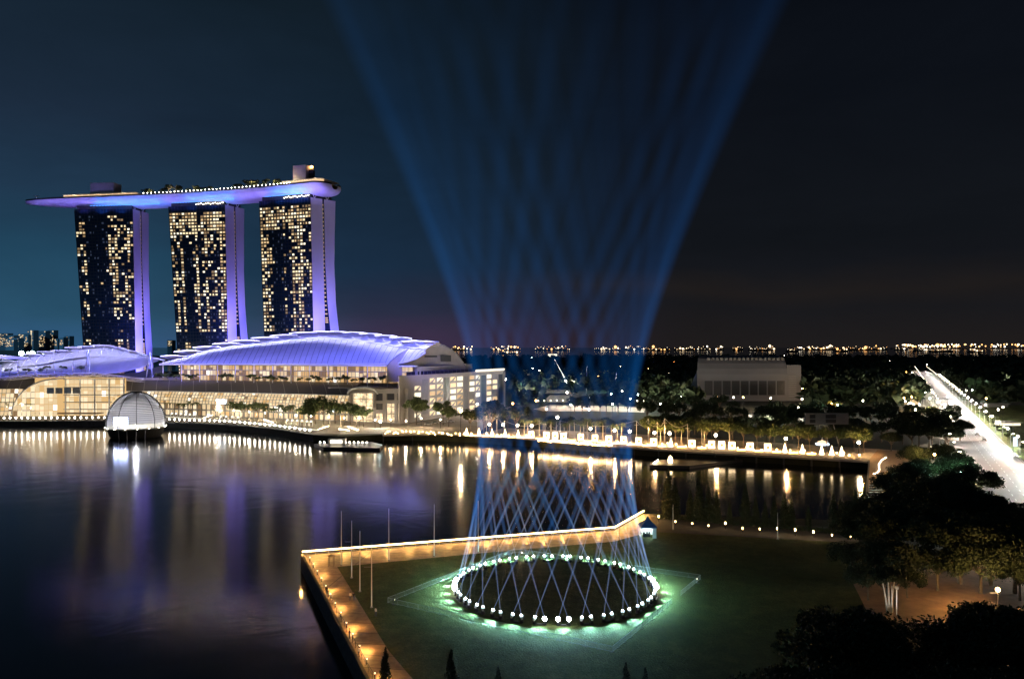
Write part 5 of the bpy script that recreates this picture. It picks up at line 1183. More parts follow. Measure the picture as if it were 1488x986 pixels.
for i, px in enumerate(pxs):
    by = 600 if px < 240 else 603+(px-240)*.062; place(P_palm, i, G(px+random.uniform(-1.5, 1.5), by), i, ordw(i+1)+' palm from the left in the row before the mall', random.uniform(1.0, 1.4), 'palms before the mall')
for i, px in enumerate([762, 767, 773, 784, 789, 801, 808, 820, 828, 835, 843, 848, 853, 866, 876, 889, 893, 897, 903, 960, 990, 1020, 1023, 1060]):
    place(P_palm, i, PG(px, -5), i, ordw(i+1)+' promenade palm from the left behind the box lanterns', random.uniform(.9, 1.2), 'palms behind the lanterns')
for i, (px, by, s) in enumerate([(683, 628, 1.0), (714, 632, 1.35), (703, 627, 1.1), (750, 628, 1.05), (762, 625, .95), (738, 622, .9), (835, 600, .9), (846, 602, .8), (857, 600, 1.0), (872, 601, .9), (881, 600, .9), (898, 601, 1.0), (912, 603, .9), (800, 630, .7), (825, 631, .7), (850, 632, .7), (880, 633, .7), (905, 636, .7)]):
    place(P_dark, i, G(px, by), i*2.1, ordw(i+1)+' round dark tree from the left seen through the light beams', s, 'dark trees behind the beams')
for i in range(17):
    px = 946+i*19.5+random.uniform(-4, 4); place(P_mid, i, PG(min(1255, px), -6-random.uniform(0, 3)), i*1.1, ordw(i+1)+' yellow green underlit tree from the left behind the right lanterns', random.uniform(.85, 1.1), 'underlit trees behind the right lanterns')
k = 0
for row, (by0, cnt, s0) in enumerate([(632, 20, .95), (612, 20, .95), (598, 22, .9)]):
    for i in range(cnt):
        px = 935+(1390-935)*(i+.5)/cnt+random.uniform(-7, 7)
        if row == 2 and 1090 < px < 1120: continue
        if row == 0 and 1180 < px < 1215: continue
        k += 1; g = G(px, by0+random.uniform(-4, 4)+(px-935)*.035); place(P_dark, k, g, k, ordw(i+1)+' dark park tree from the left in the '+['front', 'middle', 'back'][row]+' row behind the right promenade', s0*random.uniform(.75, 1.15), 'dark park trees')
# ---------------- far park, road, city, ships ----------------
rng = np.random.default_rng(11)
n = 2600; Ys = 620+2750*rng.random(n)**1.25; px = 560+rng.random(n)*1050
keep = np.ones(n, bool); Xs = (px-CX)*Ys/F
rdx = 139+(Ys-208)*.508
keep &= ~((Xs > rdx-16) & (Xs < rdx+26)); keep &= ~((px < 745) & (Ys < 760)); keep &= ~((px > 775) & (px < 945) & (Ys > 620) & (Ys < 720)); keep &= ~((px > 1005) & (px < 1170) & (Ys < 790))
Xs, Ys = Xs[keep], Ys[keep]; V = []
for x, y in zip(Xs, Ys):
    r_ = 6+rng.random()*5; h = 6+rng.random()*8; m = 14 if y < 1500 else 8
    V.append(leafmesh(rng, [((x, y, L+h), (r_, r_, r_*.6)), ((x+r_*.6, y, L+h*.8), (r_*.7, r_*.7, r_*.5))], m*3, r_*.42, .9))
fw = numesh('far_woods', np.concatenate(V), 'leaf_dark', None); kind(fw, 'stuff')
# theatre hall
mat('hall_skin', (.20, .19, .21), .6, noise=.1, nscale=.05); Dt = 700
th = thing('barrel_roofed_hall', 'big dim grey hall with curved barrel roof and tall panelled openings in the dark park', 'building', W(1080, 583, Dt))
x0, x1 = W(1013, 0, Dt)[0], W(1144, 0, Dt)[0]
prof = [(0, L), (0, 28), (1.0, 33), (3.5, 38), (8, 42), (15, 44.2), (26, 44.8), (45, 42)]
q = MB(); q.grid(lambda u, v: (x0+(x1-x0)*u+prof[round(v*7)][0]*(.35 if u < .5 else 0), Dt+prof[round(v*7)][0], prof[round(v*7)][1]), 12, 7); q.build('roof_shell', ['hall_skin'], th)
q = MB()
for xx in (x0, x1): q.wall([(xx+(p[0]*.35 if xx == x0 else 0), Dt+p[0], p[1]) for p in prof]+[(xx, Dt+45, L)])
q.build('end_wall', ['hall_skin'], th)
for i in range(9):
    a, b = x0+7+i*8.25, x0+7+i*8.25+7; q = MB(); q.box(((a+b)/2, Dt-.1, 15.5), (b-a, .4, 13)); q.build('louvre_panel', ['dark_metal'], th)
for i in range(18):
    a = x0+12+i*4; q = MB(); q.box((a, Dt+6.3, 41.8), (2.6, 2.2, 2.2)); q.build('skylight', ['concrete'], th)
q = MB(); q.box((x1+6.5, Dt+14, 20), (13, 26, 33)); q.build('annex', ['hall_skin'], th)
for i in range(10): q = MB(); q.box((x1+5, Dt+.7, 8+i*2), (7, .3, .7)); q.build('stair_landing', ['grey_paint'], th)
light('SPOT', ((x0+x1)/2-30, Dt-140, 30), (.8, .78, 1), 13000, 1, aim=((x0+x1)/2, Dt, 28), angle=math.radians(60), blend=1)
# low buildings and lit yard behind the trees
lb_ = thing('low_depot', 'long low flat roofed purple grey building behind the lamp lit yard', 'building', G(795, 585)); q = MB(); g = G(795, 584); q.box((g[0], g[1]+12, L+3), (40, 24, 6)); q.build('wall', ['concrete'], lb_); q = MB(); q.box((g[0]-1, g[1]+10, L+6.4), (46, 32, .6)); q.build('roof', ['roof_grey'], lb_)
q = MB(); q.box((g[0]+5, g[1]+30, L+8), (34, 22, 4)); q.build('upper_storey', ['concrete'], lb_)
ob_ = thing('orange_shed', 'small amber lit shed near the foot of the crane', 'building', G(820, 574)); g = G(820, 574); q = MB(); q.box((g[0], g[1], L+4), (13, 8, 8)); q.build('wall', ['timber'], ob_); q = MB(); q.box((g[0], g[1], L+8.3), (14, 9, .6)); q.build('roof', ['concrete'], ob_); light('POINT', (g[0], g[1]-9, 9), (1, .6, .2), 6000, .5)
yard = [G(*p)[:2] for p in [(775, 594), (800, 588), (905, 590), (938, 593), (936, 599), (860, 597), (790, 597)]]
kind(MB().sheet(yard, L+.018).build('service_yard', ['plaza_stone']), 'structure')
for px_, py_ in ((790, 592), (812, 591), (838, 592), (868, 593), (900, 594), (925, 595)):
    g = G(px_, py_); light('POINT', (g[0], g[1], 13), (1, .85, .7), 16000, .5)
pts = [G(px_, 592+abs(px_-850)*.02) for px_ in range(782, 936, 9)]
lamp_row('yard_lamp', 'lamp post', 'white lamps of the service yard', 'white lamp from the left along the lit service yard', pts, 6, .55, 'lamp_soft')
# white lit roof far away and little lit pavilions
for i, (px_, ty, by, w_, mt, lb) in enumerate([(803, 513, 520, 13, 'window_2', 'small white lit terminal building by the sea behind the crane'), (922, 514, 521, 9, 'concrete', 'dim grey pier building by the sea right of the beams'), (1283, 527, 531, 14, 'window_2', 'tiny white lit roof in the far park left of the road'), (1470, 612, 616, 26, 'window_2', 'pale lit low pavilion on the lawn right of the road'), (1450, 585, 589, 30, 'concrete', 'dim grey wall line on the lawn right of the road'), (1322, 578, 585, 26, 'window_1', 'amber lit petrol station canopy left of the road'), (1200, 578, 584, 5, 'window_1', 'small amber house in the park behind the hall'), (1360, 693, 701, 18, 'white_paint', 'cream kiosk house under the underlit tree beside the road'), (955, 572, 576, 26, 'window_2', 'bright white lit shelter roof left of the barrel roofed hall'), (1105, 601, 605, 24, 'window_2', 'white lit roofed stall before the barrel roofed hall'), (1160, 605, 609, 14, 'window_2', 'small white lit stall left of the floating screen')]):
    g = G(px_, by+ (2 if by > 540 else 1)); D = g[1]; wm_ = w_*D/F; h = (by-ty)*D/F; r = thing('small_building', lb, 'building', g); q = MB(); q.box((g[0], g[1]+4, L+h/2), (wm_, 8, h)); q.build('wall', [mt], r)
    q = MB(); q.box((g[0], g[1]+3.5, L+h+.25), (wm_*1.06, 11, .5)); q.build('roof', ['concrete'], r)
# crane
g = Vector(G(829, 571)); cr_ = thing('mobile_crane', 'mobile crane with long white slanting boom in the middle of the dark park', 'crane', g); D = g.y
q = MB(); q.box(g+Vector((0, 0, 1.6)), (7, 3, 2.4)); q.build('body', ['grey_paint'], cr_)
q = MB(); q.tube([W(829, 569, D), W(818, 544, D), W(805.5, 521, D)], [.8, .7, .3], 6); q.build('boom', ['truss_white'], cr_); q = MB(); q.tube([W(805.5, 521, D), W(805.5, 533, D)], .1, 4); q.build('hook_cable', ['steel'], cr_)
light('SPOT', (g.x-20, g.y-40, 5), (1, .95, .9), 90000, .5, aim=W(815, 538, D), angle=math.radians(70), blend=1)
# second derricks
for i, (a, b) in enumerate((((852, 575), (853, 530)), ((893, 560), (896, 540)))):
    D = 820; r = thing('thin_crane_mast', ['thin dim crane mast right of the slanting crane', 'second thin pale mast in the park right of the beams centre'][i], 'mast', W(*a, D)); q = MB(); q.tube([W(*a, D), W(*b, D)], .5, 4); q.build('pole', ['steel'], r)

# ---------------- road ----------------
def rx(Y, off): return 139+(Y-208)*.508+off
road = [(rx(190, -9), 190), (rx(190, 19), 190), (rx(1600, 22), 1600), (rx(1600, -6), 1600), (rx(500, -1), 500), (rx(300, -10), 300)]
kind(MB().sheet(road, L+.02).build('road', ['asphalt']), 'structure')
q = MB()
for off in (4.2, 8.0, 11.8):
    Y = 192
    while Y < 700: q.add([(rx(Y, off-.12), Y, L+.03), (rx(Y, off+.12), Y, L+.03), (rx(Y+3, off+.12), Y+3, L+.03), (rx(Y+3, off-.12), Y+3, L+.03)], [(0, 1, 2, 3)]); Y += 8
kind(q.build('road_markings', ['grey_paint']), 'structure')
q = MB()
for off in (19.2, -.6 if False else 19.2):
    pass
q.hexa([(rx(150, 19.1), 150, L), (rx(1600, 22.1), 1600, L), (rx(1600, 22.6), 1600, L), (rx(150, 19.6), 150, L)][0:2]+[(rx(1600, 22.6), 1600, L), (rx(150, 19.6), 150, L)], [(rx(150, 19.1), 150, L+.14), (rx(1600, 22.1), 1600, L+.14), (rx(1600, 22.6), 1600, L+.14), (rx(150, 19.6), 150, L+.14)])
kind(q.build('kerb', ['concrete']), 'structure')
kind(MB().sheet([(rx(190, 20), 190), (rx(190, 90), 190), (rx(650, 130), 650), (rx(650, 22), 650)], L+.01).build('verge_grass', ['grass']), 'structure')
pr = None; i = 0; Y = 172
while Y < 1560:
    for side in (0, 1):
        off = (21.5 if side == 0 else (-14 if Y < 400 else -8)); x = rx(Y, off); i += (side == 0); lb = ordw(i)+' double arm street lamp from the near end on the '+('right' if side == 0 else 'left')+' side of the road'
        dirx = -1 if side == 0 else 1
        if side == 1 and Y < 225: continue
        if pr is None:
            pr = thing('street_lamp', lb, 'street lamp', (0, 0, 0), 'street lamps along the road'); q = MB(); q.tube([(0, 0, 0), (0, 0, 9.3)], [.14, .09], 6); q.build('pole', ['steel'], pr)
            q = MB(); q.tube([(0, 0, 9.2), (-1.2, 0, 9.9), (-3, 0, 10.0)], .07, 5); q.build('arm', ['steel'], pr); q = MB(); q.box((-3.2, 0, 9.95), (1.1, .5, .16)); q.build('lamp_housing', ['grey_paint'], pr); q = MB(); q.box((-3.2, 0, 9.8), (.9, .42, .16)); q.build('lamp_head', ['lamp_white'], pr); pr.location = (x, Y, L)
        else: dup(pr, (x, Y, L), 0 if side == 0 else math.pi, lb)
        cc = (1, .76, .60) if (i % 3 == 0 or side == 1) else (.96, .97, .90)
        d_ = Y; light('SPOT', (x+dirx*3.4, Y, L+9.6), cc, 82000 if Y < 700 else 90000, .25, aim=(x+dirx*6.5, Y, L), angle=math.radians(150), blend=.6)
    Y += 30 if Y < 700 else 48
pts = [(rx(Y, 27+(Y-380)*.004), Y, L) for Y in range(395, 1300, 38)]
lamp_row('path_lamp', 'lamp', 'footpath lamps beside the road', 'footpath lamp from the near end beyond the right kerb', pts, 3.2, .62, 'lamp_white')
# roadside shrubs
P_sh = [broad_tree('roadside_shrub', 120+i, 2.6, 1.5, 300, .3, 'leaf_mid', nclump=7, trunk_r=.08) for i in range(2)]
for i in range(26): Y = 240+i*24; place(P_sh, i, (rx(Y, 23.8), Y, L), i, ordw(i+1)+' roadside shrub from the near end behind the right kerb', random.uniform(.8, 1.5), 'shrubs along the right kerb')
# hanging banner and cars
g = Vector(G(1472, 662)); bn = thing('lamp_banner', 'pale blue banner hanging on a thin pole right of the road', 'banner', g); q = MB(); q.tube([g, g+Vector((0, 0, 16))], .1, 5); q.tube([g+Vector((2.4, 0, 0)), g+Vector((2.4, 0, 9))], .09, 5); q.build('pole', ['steel'], bn); q = MB(); q.box(g+Vector((1.0, -.1, 6.4)), (1.7, .1, 4.2)); q.build('banner_cloth', ['blue_white_screen'], bn)
def make_car():
    r = thing('parked_car', 'x', 'car'); q = MB(); q.hexa([(-2.2, -.9, .35), (2.2, -.9, .35), (2.2, .9, .35), (-2.2, .9, .35)], [(-2.15, -.85, .85), (2.1, -.85, .8), (2.1, .85, .8), (-2.15, .85, .85)]); q.build('body', ['white_paint'], r)
    q = MB(); q.hexa([(-1.6, -.8, .86), (1.2, -.8, .84), (1.2, .8, .84), (-1.6, .8, .86)], [(-1.1, -.65, 1.42), (.5, -.65, 1.42), (.5, .65, 1.42), (-1.1, .65, 1.42)]); q.build('cabin', ['opening_dark'], r)
    for sx in (-1.35, 1.35):
        for sy in (-.82, .82): q = MB(); q.tube([(sx, sy-.1, .33), (sx, sy+.1, .33)], .33, 12); q.build('wheel', ['black_rubber'], r)
    for sy in (-.6, .6): q = MB(); q.box((2.17, sy, .65), (.06, .3, .15)); q.build('headlight', ['lamp_soft'], r)
    return r
P_car = [make_car()]
for i, (px_, py_, a) in enumerate([(1430, 640, 1.1), (1420, 632, 1.1), (1409, 613, 1.1), (1378, 571, -2.0), (622, 617, .3), (632, 615, .3), (643, 614, .3), (655, 613, .3)]):
    place(P_car, 0, G(px_, py_), a, ['white car near the kerb beside the road junction', 'white car just behind another at the road junction', 'small pale car in the middle of the road further up', 'tiny pale car far up the bright road', 'white car parked first from the left before the office wing', 'white car parked second from the left before the office wing', 'white car parked third from the left before the office wing', 'white car parked fourth from the left before the office wing'][i], 1.0, 'cars on the road and before the office wing')

# scattered park lamps
rd = random.Random(4)
spec = [(700, 563, 'c'), (768, 560, 'w'), (761, 540, 'w'), (742, 536, 'w'), (870, 556, 'c'), (888, 572, 'c'), (916, 579, 'c'), (927, 573, 'c'), (968, 558, 'w'), (990, 575, 'w'), (1066, 577, 'w'), (1120, 578, 'w'), (1042, 576, 'a'), (1080, 577, 'a'), (1114, 615, 'w'), (1175, 570, 'a'), (1160, 592, 'w'), (1254, 582, 'w'), (1291, 565, 'w'), (1325, 577, 'o'), (1328, 603, 'o'), (1321, 586, 'w'), (1363, 584, 'w'), (1397, 685, 'c'), (1432, 588, 'w'), (1455, 568, 'c'), (1404, 567, 'w'), (1329, 552, 'w'), (1307, 560, 'w'), (1258, 528, 'w'), (1391, 529, 'w'), (1212, 533, 'w'), (1265, 546, 'w'), (1175, 563, 'w'), (1092, 522, 'w'), (1140, 516, 'w'), (885, 548, 'w'), (1025, 517, 'c'), (1012, 510.5, 'g'), (1022, 510.5, 'g'), (999, 511, 'g'), (1310, 506.5, 'g'), (1340, 570, 'w')]
for _ in range(95):
    x_ = rd.choice([rd.uniform(690, 1010), rd.uniform(1150, 1480), rd.uniform(1150, 1350)]); y_ = rd.uniform(519, 595)
    spec.append((x_, y_, rd.choice('wwwwcwwao')))
mat('lamp_green', (.05, .05, .05), emit=(.35, 1, .6), es=14); mat('lamp_dim', (.05, .05, .05), emit=(1, .85, .65), es=5)
spec.sort(); prs = {}; cnt = 0; mm = {'w': 'lamp_white', 'c': 'lamp_cool', 'a': 'lamp_warm', 'o': 'lamp_amber', 'g': 'lamp_green', 'd': 'lamp_dim'}
words_ = {'w': 'white', 'c': 'bluish white', 'a': 'amber', 'o': 'orange', 'g': 'green', 'd': 'dim white'}; cn_ = {}
for (px_, py_, k_) in spec:
    h = 9.5; D = F*(ZC-L-h)/(py_-HY) if py_ > 513 else 3300; D = min(D, 3400); x_ = (px_-CX)*D/F; cn_[k_] = cn_.get(k_, 0)+1
    if 1010 < px_ < 1165 and 700 < D < 760: D = 690; x_ = (px_-CX)*D/F
    lb = ordw(cn_[k_])+' '+words_[k_]+' park lamp from the left in the dark park behind the bay'
    s_ = max(1.0, D/900)**.6
    if k_ not in prs:
        pr = prs[k_] = thing('park_lamp', lb, 'park lamp', (0, 0, 0), 'park lamps with '+words_[k_]+' light'); q = MB(); q.tube([(0, 0, 0), (0, 0, h)], .12, 4); q.build('pole', ['dark_metal'], pr); q = MB(); q.ball((0, 0, h), .62, 6, 4); q.build('lamp_head', [mm[k_]], pr); pr.location = (x_, D, L)
    else: dup(prs[k_], (x_, D, L), 0, lb, s=(s_, s_, 1))
    if px_ > 690 and cnt < 75 and rd.random() < .7 and D < 1100: cnt += 1; light('POINT', (x_, D, L+h+1.5), {'w': (1, .9, .75), 'c': (.5, 1, .75), 'a': (1, .7, .4), 'o': (1, .5, .15), 'g': (.4, 1, .6), 'd': (1, .9, .7)}[k_], 9000, .5)
for i, px_ in enumerate((31, 41, 47, 66)):
    p = W(px_, 513, 660); r = thing('stadium_floodlight', ordw(i+1)+' very bright greenish floodlight from the left behind the left shell roofs', 'floodlight', (p[0], p[1], L), 'stadium floodlights'); q = MB(); q.tube([(p[0], p[1], L), p], .4, 5); q.build('pole', ['steel'], r); q = MB(); q.ball(p, 2.0 if px_ != 41 else 1.2, 8, 5); q.build('lamp_head', ['lamp_cool'], r)

# ---------------- ships on the horizon ----------------
def ship(px0, px1, D, label, seed, hgt=12, bright=1.0, kinds=('lamp_warm', 'lamp_white')):
    r = thing('cargo_ship', label, 'ship', ((px0+px1)/2*0+((px0+px1)/2-CX)*D/F, D, 0), 'ships anchored at sea'); x0, x1 = (px0-CX)*D/F, (px1-CX)*D/F; w = x1-x0; rd_ = random.Random(seed); s = D/9000
    q = MB(); q.hexa([(x0+w*.04, D, -2), (x1-w*.06, D, -2), (x1-w*.06, D+40*s, -2), (x0+w*.04, D+40*s, -2)], [(x0, D, 20*s), (x1, D, 20*s), (x1, D+40*s, 20*s), (x0, D+40*s, 20*s)]); q.build('hull', ['dark_metal'], r)
    side = rd_.random() < .5; bx = x1-w*.16 if side else x0+w*.16
    q = MB(); q.box((bx, D+20*s, 38*s), (w*.14, 30*s, 36*s)); q.build('bridge', ['grey_paint'], r)
    for k in range(3): xx = x0+w*(.3+.2*k); q = MB(); q.tube([(xx, D+20*s, 20*s), (xx, D+20*s, 58*s)], 2.2*s, 4); q.build('deck_crane', ['grey_paint'], r)
    n_ = max(5, int((px1-px0)/2.6))
    for k in range(n_):
        xx = x0+w*(k+rd_.random()*.8)/n_; z = (20+rd_.random()**2*34)*s; ss = (2.5+10*rd_.random()**3)*s*bright
        if abs(xx-bx) < w*.09: z = (30+rd_.random()*32)*s; ss *= 1.4
        q = MB(); q.ball((xx, D-4, z), ss, 5, 3, 1.0); q.build('deck_lamp', [rd_.choice(kinds)], r)
mat('lamp_ship_w', (.05, .05, .05), emit=(1, .72, .42), es=4); mat('lamp_ship_p', (.05, .05, .05), emit=(1, .86, .66), es=4.5); mat('lamp_ship_o', (.05, .05, .05), emit=(1, .48, .16), es=3.4)
K1 = ('lamp_ship_w', 'lamp_ship_p', 'lamp_ship_w', 'lamp_ship_o'); K2 = ('lamp_ship_p', 'lamp_ship_w', 'lamp_ship_o', 'lamp_ship_w'); K3 = ('lamp_ship_o', 'lamp_ship_w', 'lamp_ship_o')
ss_ = [(655, 688, 9000, K2), (712, 757, 9000, K1), (724, 752, 5200, K2), (777, 828, 9000, K1), (864, 902, 9000, K1), (908, 948, 9000, K1), (946, 974, 8500, K2), (980, 1010, 9000, K1), (1012, 1032, 9500, K2), (1040, 1052, 9000, K2), (1064, 1080, 9000, K2), (1088, 1127, 9000, K1), (1143, 1160, 7000, K2), (1160, 1217, 9500, K1), (1224, 1268, 9200, K3), (1270, 1290, 9500, K2), (1301, 1320, 9500, K2), (1328, 1348, 8000, K2), (1352, 1385, 7000, K2), (1408, 1428, 6200, K1), (1215, 1232, 7000, K3)]
for i, (a, b, D, kk) in enumerate(ss_): ship(a, b, D, ordw(i+1)+' lit ship from the left along the dark sea horizon' if i != 2 else 'nearer bright white ship below the left end of the horizon ships', i, kinds=kk, bright=1.0)
# far coast with port lights on the right
fc = thing('port_coast', 'long far port shoreline with orange lights on the right part of the horizon', 'coast', ((1400-CX)*14000/F, 14000, 0)); q = MB(); q.box(((1430-CX)*14000/F, 14000, 12), (3400, 60, 26)); q.build('shore_strip', ['dark_concrete'], fc)
kk = random.Random(3)
for i in range(98):
    x_ = 1296+ (kk.random()**1.0)*195 if i % 3 else 1320+kk.random()*75; D = 13900; q = MB(); q.ball(((x_-CX)*D/F, D, 42+kk.random()*50), 8+kk.random()*9, 5, 3); q.build('port_lamp', [kk.choice(['lamp_ship_o', 'lamp_ship_w', 'lamp_ship_o', 'lamp_ship_p'])], fc)
# distant city on the left
bpy.context.view_layer.update()
cty = [(-2, 12, 484), (12, 20, 487), (26, 36, 485), (40, 48.5, 479.5), (49, 52, 484), (56, 66, 480.5), (69, 78, 479.5), (79, 84, 492), (86, 92, 490), (93, 101, 488), (20, 27, 491), (34, 41, 486), (243, 250, 494), (8, 20, 493), (30, 46, 492)]
for i, (a, b, ty) in enumerate(cty):
    D = 2600+kk.random()*500; x0, x1 = (a-CX)*D/F, (b-CX)*D/F; zt = ZC-(ty-HY)*D/F; r = thing('distant_tower_block', ordw(i+1)+' hazy tower block with dots of light in the skyline at the left edge', 'building', ((x0+x1)/2, D, L), 'distant tower blocks'); q = MB(); q.box(((x0+x1)/2, D+15, (L+zt)/2), (x1-x0, 30, zt-L)); q.build('wall', ['hazy_block'] if 'hazy_block' in MATS else [mat('hazy_block', (.10, .22, .32), .9, noise=.1)], r)  # haze is put into the blue wall colour
    q = MB(); nn = 0
    for k in range(int((x1-x0)*(zt-L)/95)):
        xx = x0+2+kk.random()*(x1-x0-4); zz = zt-3-kk.random()*(zt-56); q.m = kk.choice((0, 1, 2)); q.box((xx, D-.3, zz), (3.4, .5, 2.6))
    if a == 40: 
        for z in range(60, int(zt), 4): q.m = 0; q.box(((x0+x1)/2+3, D-.6, z), (4, .5, 3.2))
    if q.v: o = q.build('windows', ['window_0', 'window_3', 'window_1'], r)
light('SPOT', (-1500, 1700, 420), (.40, .75, 1), 1.6e7, 5, aim=(-1850, 2800, 40), angle=math.radians(70), blend=.6)  # blue spot added high in the air, standing in for haze glow
mat('hill_green', (.02, .05, .06), .9, noise=.3, nscale=.01)
q = MB(); q.grid(lambda u, v: (-3600+3300*u, 2400-900*v*0+250*v, L+ (46+8*math.sin(u*23)+5*math.sin(u*57))*math.sin(math.pi*v)*(.4+.6*(1-u))), 80, 6); kind(q.build('hills', ['hill_green'], None, True), 'structure')

# ---------------- promontory planting, lamps, dark trees on the right ----------------
P_cyp = [cypress(200+i, 10, 1.7, 2600, .22) for i in range(3)]
for i, (px_, ty, by) in enumerate([(971, 684, 757), (981, 699, 757), (1003, 712, 760), (1016, 697, 762), (1030, 707, 763), (1041, 712, 764), (1060, 730, 765), (1083, 704, 766), (1098, 722, 767), (1112, 728, 768), (1125, 722, 769), (1140, 716, 770), (1150, 726, 771), (1175, 735, 772), (1211, 718, 774), (1222, 726, 775), (1243, 712, 776), (1252, 722, 777)]):
    g = G(px_, by-4); h = (by-4-ty)*g[1]/F; place(P_cyp, i, g, i, ordw(i+1)+' dark cypress from the left along the far edge of the dark lawn', h/10*1.02, 'cypresses along the far lawn edge')
for i, (px_, ty, by) in enumerate([(559.5, 943, 1012), (655, 947, 1030), (724, 970, 1035), (910, 965, 1030), (938, 972, 1035)]):
    g = G(px_, by); h = (by-ty)*g[1]/F; place(P_cyp, i, g, i, ['black cypress on the orange paving at the bottom edge', 'black cypress top at the bottom edge right of the paving', 'small black cypress tip at the bottom edge, middle of three', 'black cypress tip at the bottom below the ring, left of two', 'smallest black cypress tip at the bottom, right of two'][i], h/10*1.02, 'cypresses at the bottom edge')
pr = None
for i, (px_, ty) in enumerate([(957, 750), (981.5, 755), (1006, 758), (1029.5, 761), (1054, 760), (1079, 765), (1104, 766), (1129.5, 768), (1155.5, 770), (1182, 773), (1209, 775), (1236, 777), (1251, 776)]):
    g = Vector(G(px_, ty+8)); lb = ordw(i+1)+' warm path lamp from the left along the far edge of the dark lawn'; bright = i in (0, 4, 7, 8, 9)
    if pr is None:
        pr = thing('garden_lamp', lb, 'lamp', (0, 0, 0), 'garden lamps along the far lawn edge'); q = MB(); q.tube([(0, 0, 0), (0, 0, 1.3)], .07, 5); q.build('post', ['dark_metal'], pr); q = MB(); q.lathe((0, 0, 1.3), [(.16, 0), (.2, .5), (.05, .62)], 8); q.build('lamp_head', ['lamp_warm'], pr); pr.location = g
    else: dup(pr, g, 0, lb, s=1.0 if bright else .7)
    if i < 11: light('POINT', g+Vector((0, -1.0, 1.9)), (1, .68, .34), 70 if bright else 25, .15)
hg = thing('clipped_hedge', 'low dark hedge along the far side of the lawn under the cypresses', 'hedge', G(1070, 764)); V = []
for a, b in (((958, 753.5), (1260, 779)),):
    A, B = Vector(G(*a)), Vector(G(*b)); V = leafmesh(rng, [((A+(B-A)*t_/40)-Vector(hg.location)+Vector((0, 0, .7)), (1.2, .9, .9)) for t_ in range(41)], 5200, .2)
numesh('foliage', V, 'leaf_dark', hg)
# big trees
P_big = [broad_tree('rain_tree', 300+i, 15, 9.5, 15000, .30, 'leaf_dark', nclump=46, trunk_r=.5, squash=.6) for i in range(3)]
P_low = [broad_tree('low_tree', 320+i, 11, 8, 9000, .30, 'leaf_dark', nclump=34, trunk_r=.4, squash=.9) for i in range(2)]
big = [(1300, 742, .78), (1322, 728, .8), (1345, 715, .75), (1372, 690, .8), (1392, 715, .85), (1412, 742, .9), (1330, 765, .9), (1365, 775, 1.0), (1400, 790, 1.0), (1440, 800, .9), (1470, 820, .85), (1285, 792, .85), (1250, 800, .8), (1310, 815, .95), (1350, 835, 1.0), (1395, 848, 1.0), (1440, 850, .95), (1475, 862, .9), (1270, 830, .85), (1330, 690, .75), (1378, 655, .8), (1395, 640, .75), (1350, 650, .8), (1325, 650, .75), (1372, 632, .7), (1290, 865, .72), (1295, 655, .6)]
for i, (px_, by, s) in enumerate(big):
    place(P_big, i, G(px_, by), i*1.9, ordw(i+1)+' spreading dark tree in the grove at the right, counted from its water side', s, 'big dark trees of the right grove')
fg = [(1240, 1062, 1.0), (1150, 1150, .85), (1290, 1100, .85), (1415, 1060, .95), (1470, 1050, 1.0), (1520, 1045, .95), (1225, 1180, .95), (1440, 1180, 1.0), (1185, 1110, .7)]
for i, (px_, by, s) in enumerate(fg):
    place(P_big, i+1, G(px_, by), i*2.3+1, ordw(i+1)+' near black tree crown in the bottom right corner', s, 'near tree crowns in the bottom right corner')
pz = [G(*p)[:2] for p in [(1240, 848), (1330, 830), (1488, 800), (1600, 800), (1560, 1000), (1380, 1000), (1310, 905), (1262, 892)]]
kind(MB().sheet(pz, L+.028).build('brown_plaza', ['plaza_brown'] if 'plaza_brown' in MATS else [mat('plaza_brown', (.26, .17, .11), .8, noise=.3, nscale=.3)]), 'structure')
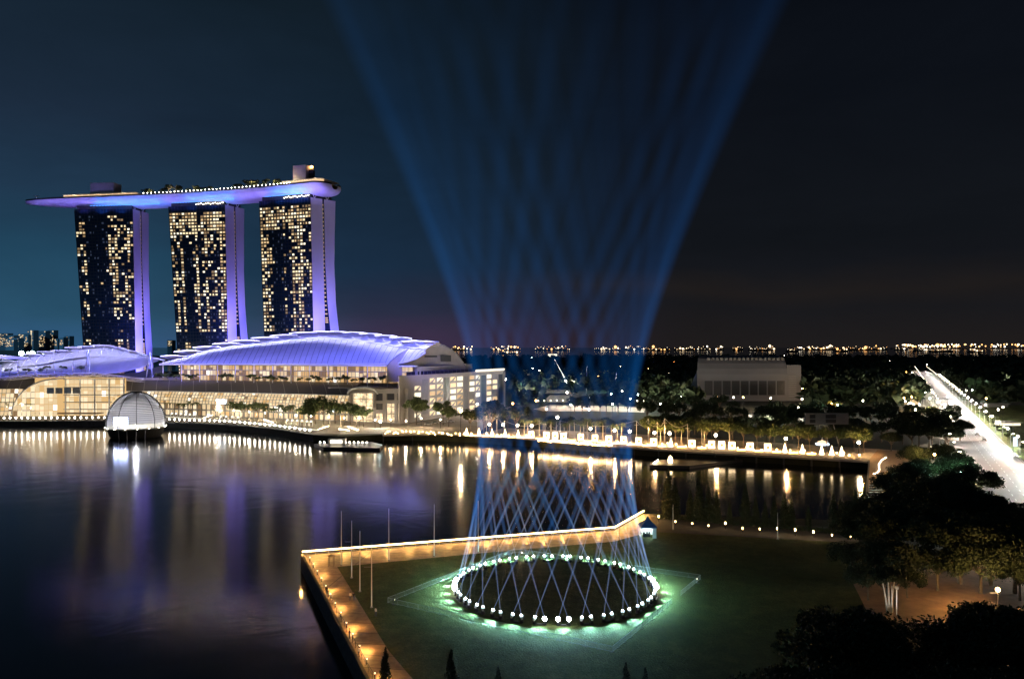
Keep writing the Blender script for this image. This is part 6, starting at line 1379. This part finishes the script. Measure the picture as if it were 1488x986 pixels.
for i, (px_, by, s) in enumerate([(1262, 872, .62), (1318, 868, .5), (1362, 858, .8), (1425, 862, .9), (1482, 872, .75), (1235, 838, .62)]):
    place(P_low, i, G(px_, by), i*1.3, ordw(i+1)+' low hanging underlit tree along the edge of the brown plaza', s, 'low trees at the brown plaza')
wt = thing('white_stemmed_tree', 'young tree with several pale lit stems at the left end of the brown plaza', 'tree', G(1292, 889)); g = Vector(G(1292, 889)); q = MB()
for dx, tx, h in ((-.3, -1.2, 5.5), (0, -.2, 6), (.25, 1.0, 5.8), (.5, .5, 5)): q.tube([g+Vector((dx, 0, 0)), g+Vector((dx+(tx-dx)*.4, 0, h*.5)), g+Vector((tx, 0, h))], [.22, .15, .08], 6)
q.build('trunk', ['pale_bark'], wt); numesh('crown', leafmesh(rng, [((dx, dy, 7), (2, 2, 1.4)) for dx, dy in ((-1.6, 0), (0, 1.2), (1.5, 0))], 3000, .25), 'leaf_dark', wt)
light('SPOT', g+Vector((.3, -5, 1)), (1, .9, .8), 900, .1, aim=g+Vector((0, 0, 4)), angle=math.radians(70), blend=.8)
for i, (px_, ty, by, e_, lb) in enumerate([(1450, 856, 893, 9000, 'bright amber lamp on the brown plaza at the right edge'), (1303, 853, 893, 30, 'thin white lamp pole beside the pale stemmed tree'), (1358, 660, 700, 22000, 'amber lamp glowing under a tree beside the kiosk house'), (1383, 950, 990, 0, 'thin pole between the two near tree crowns')]):
    g = Vector(G(px_, by)); h = (by-ty)*g.y/F; r = thing('plaza_lamp', lb, 'lamp post', g); q = MB(); q.tube([g, g+Vector((0, 0, h))], .08, 6); q.build('pole', ['dark_metal' if i in (0, 2) else 'white_paint'], r); q = MB(); q.ball(g+Vector((0, 0, h)), .42, 8, 5); q.build('lamp_head', ['lamp_warm' if e_ > 100 else 'grey_paint'], r)
    if e_: light('POINT', g+Vector((-.8, -.8, h+.3)), (1, .56, .20), e_, .2)
    if i == 0: q = MB(); q.box(g+Vector((-.5, 0, h-.6)), (2, .1, .1)); q.build('arm', ['dark_metal'], r)
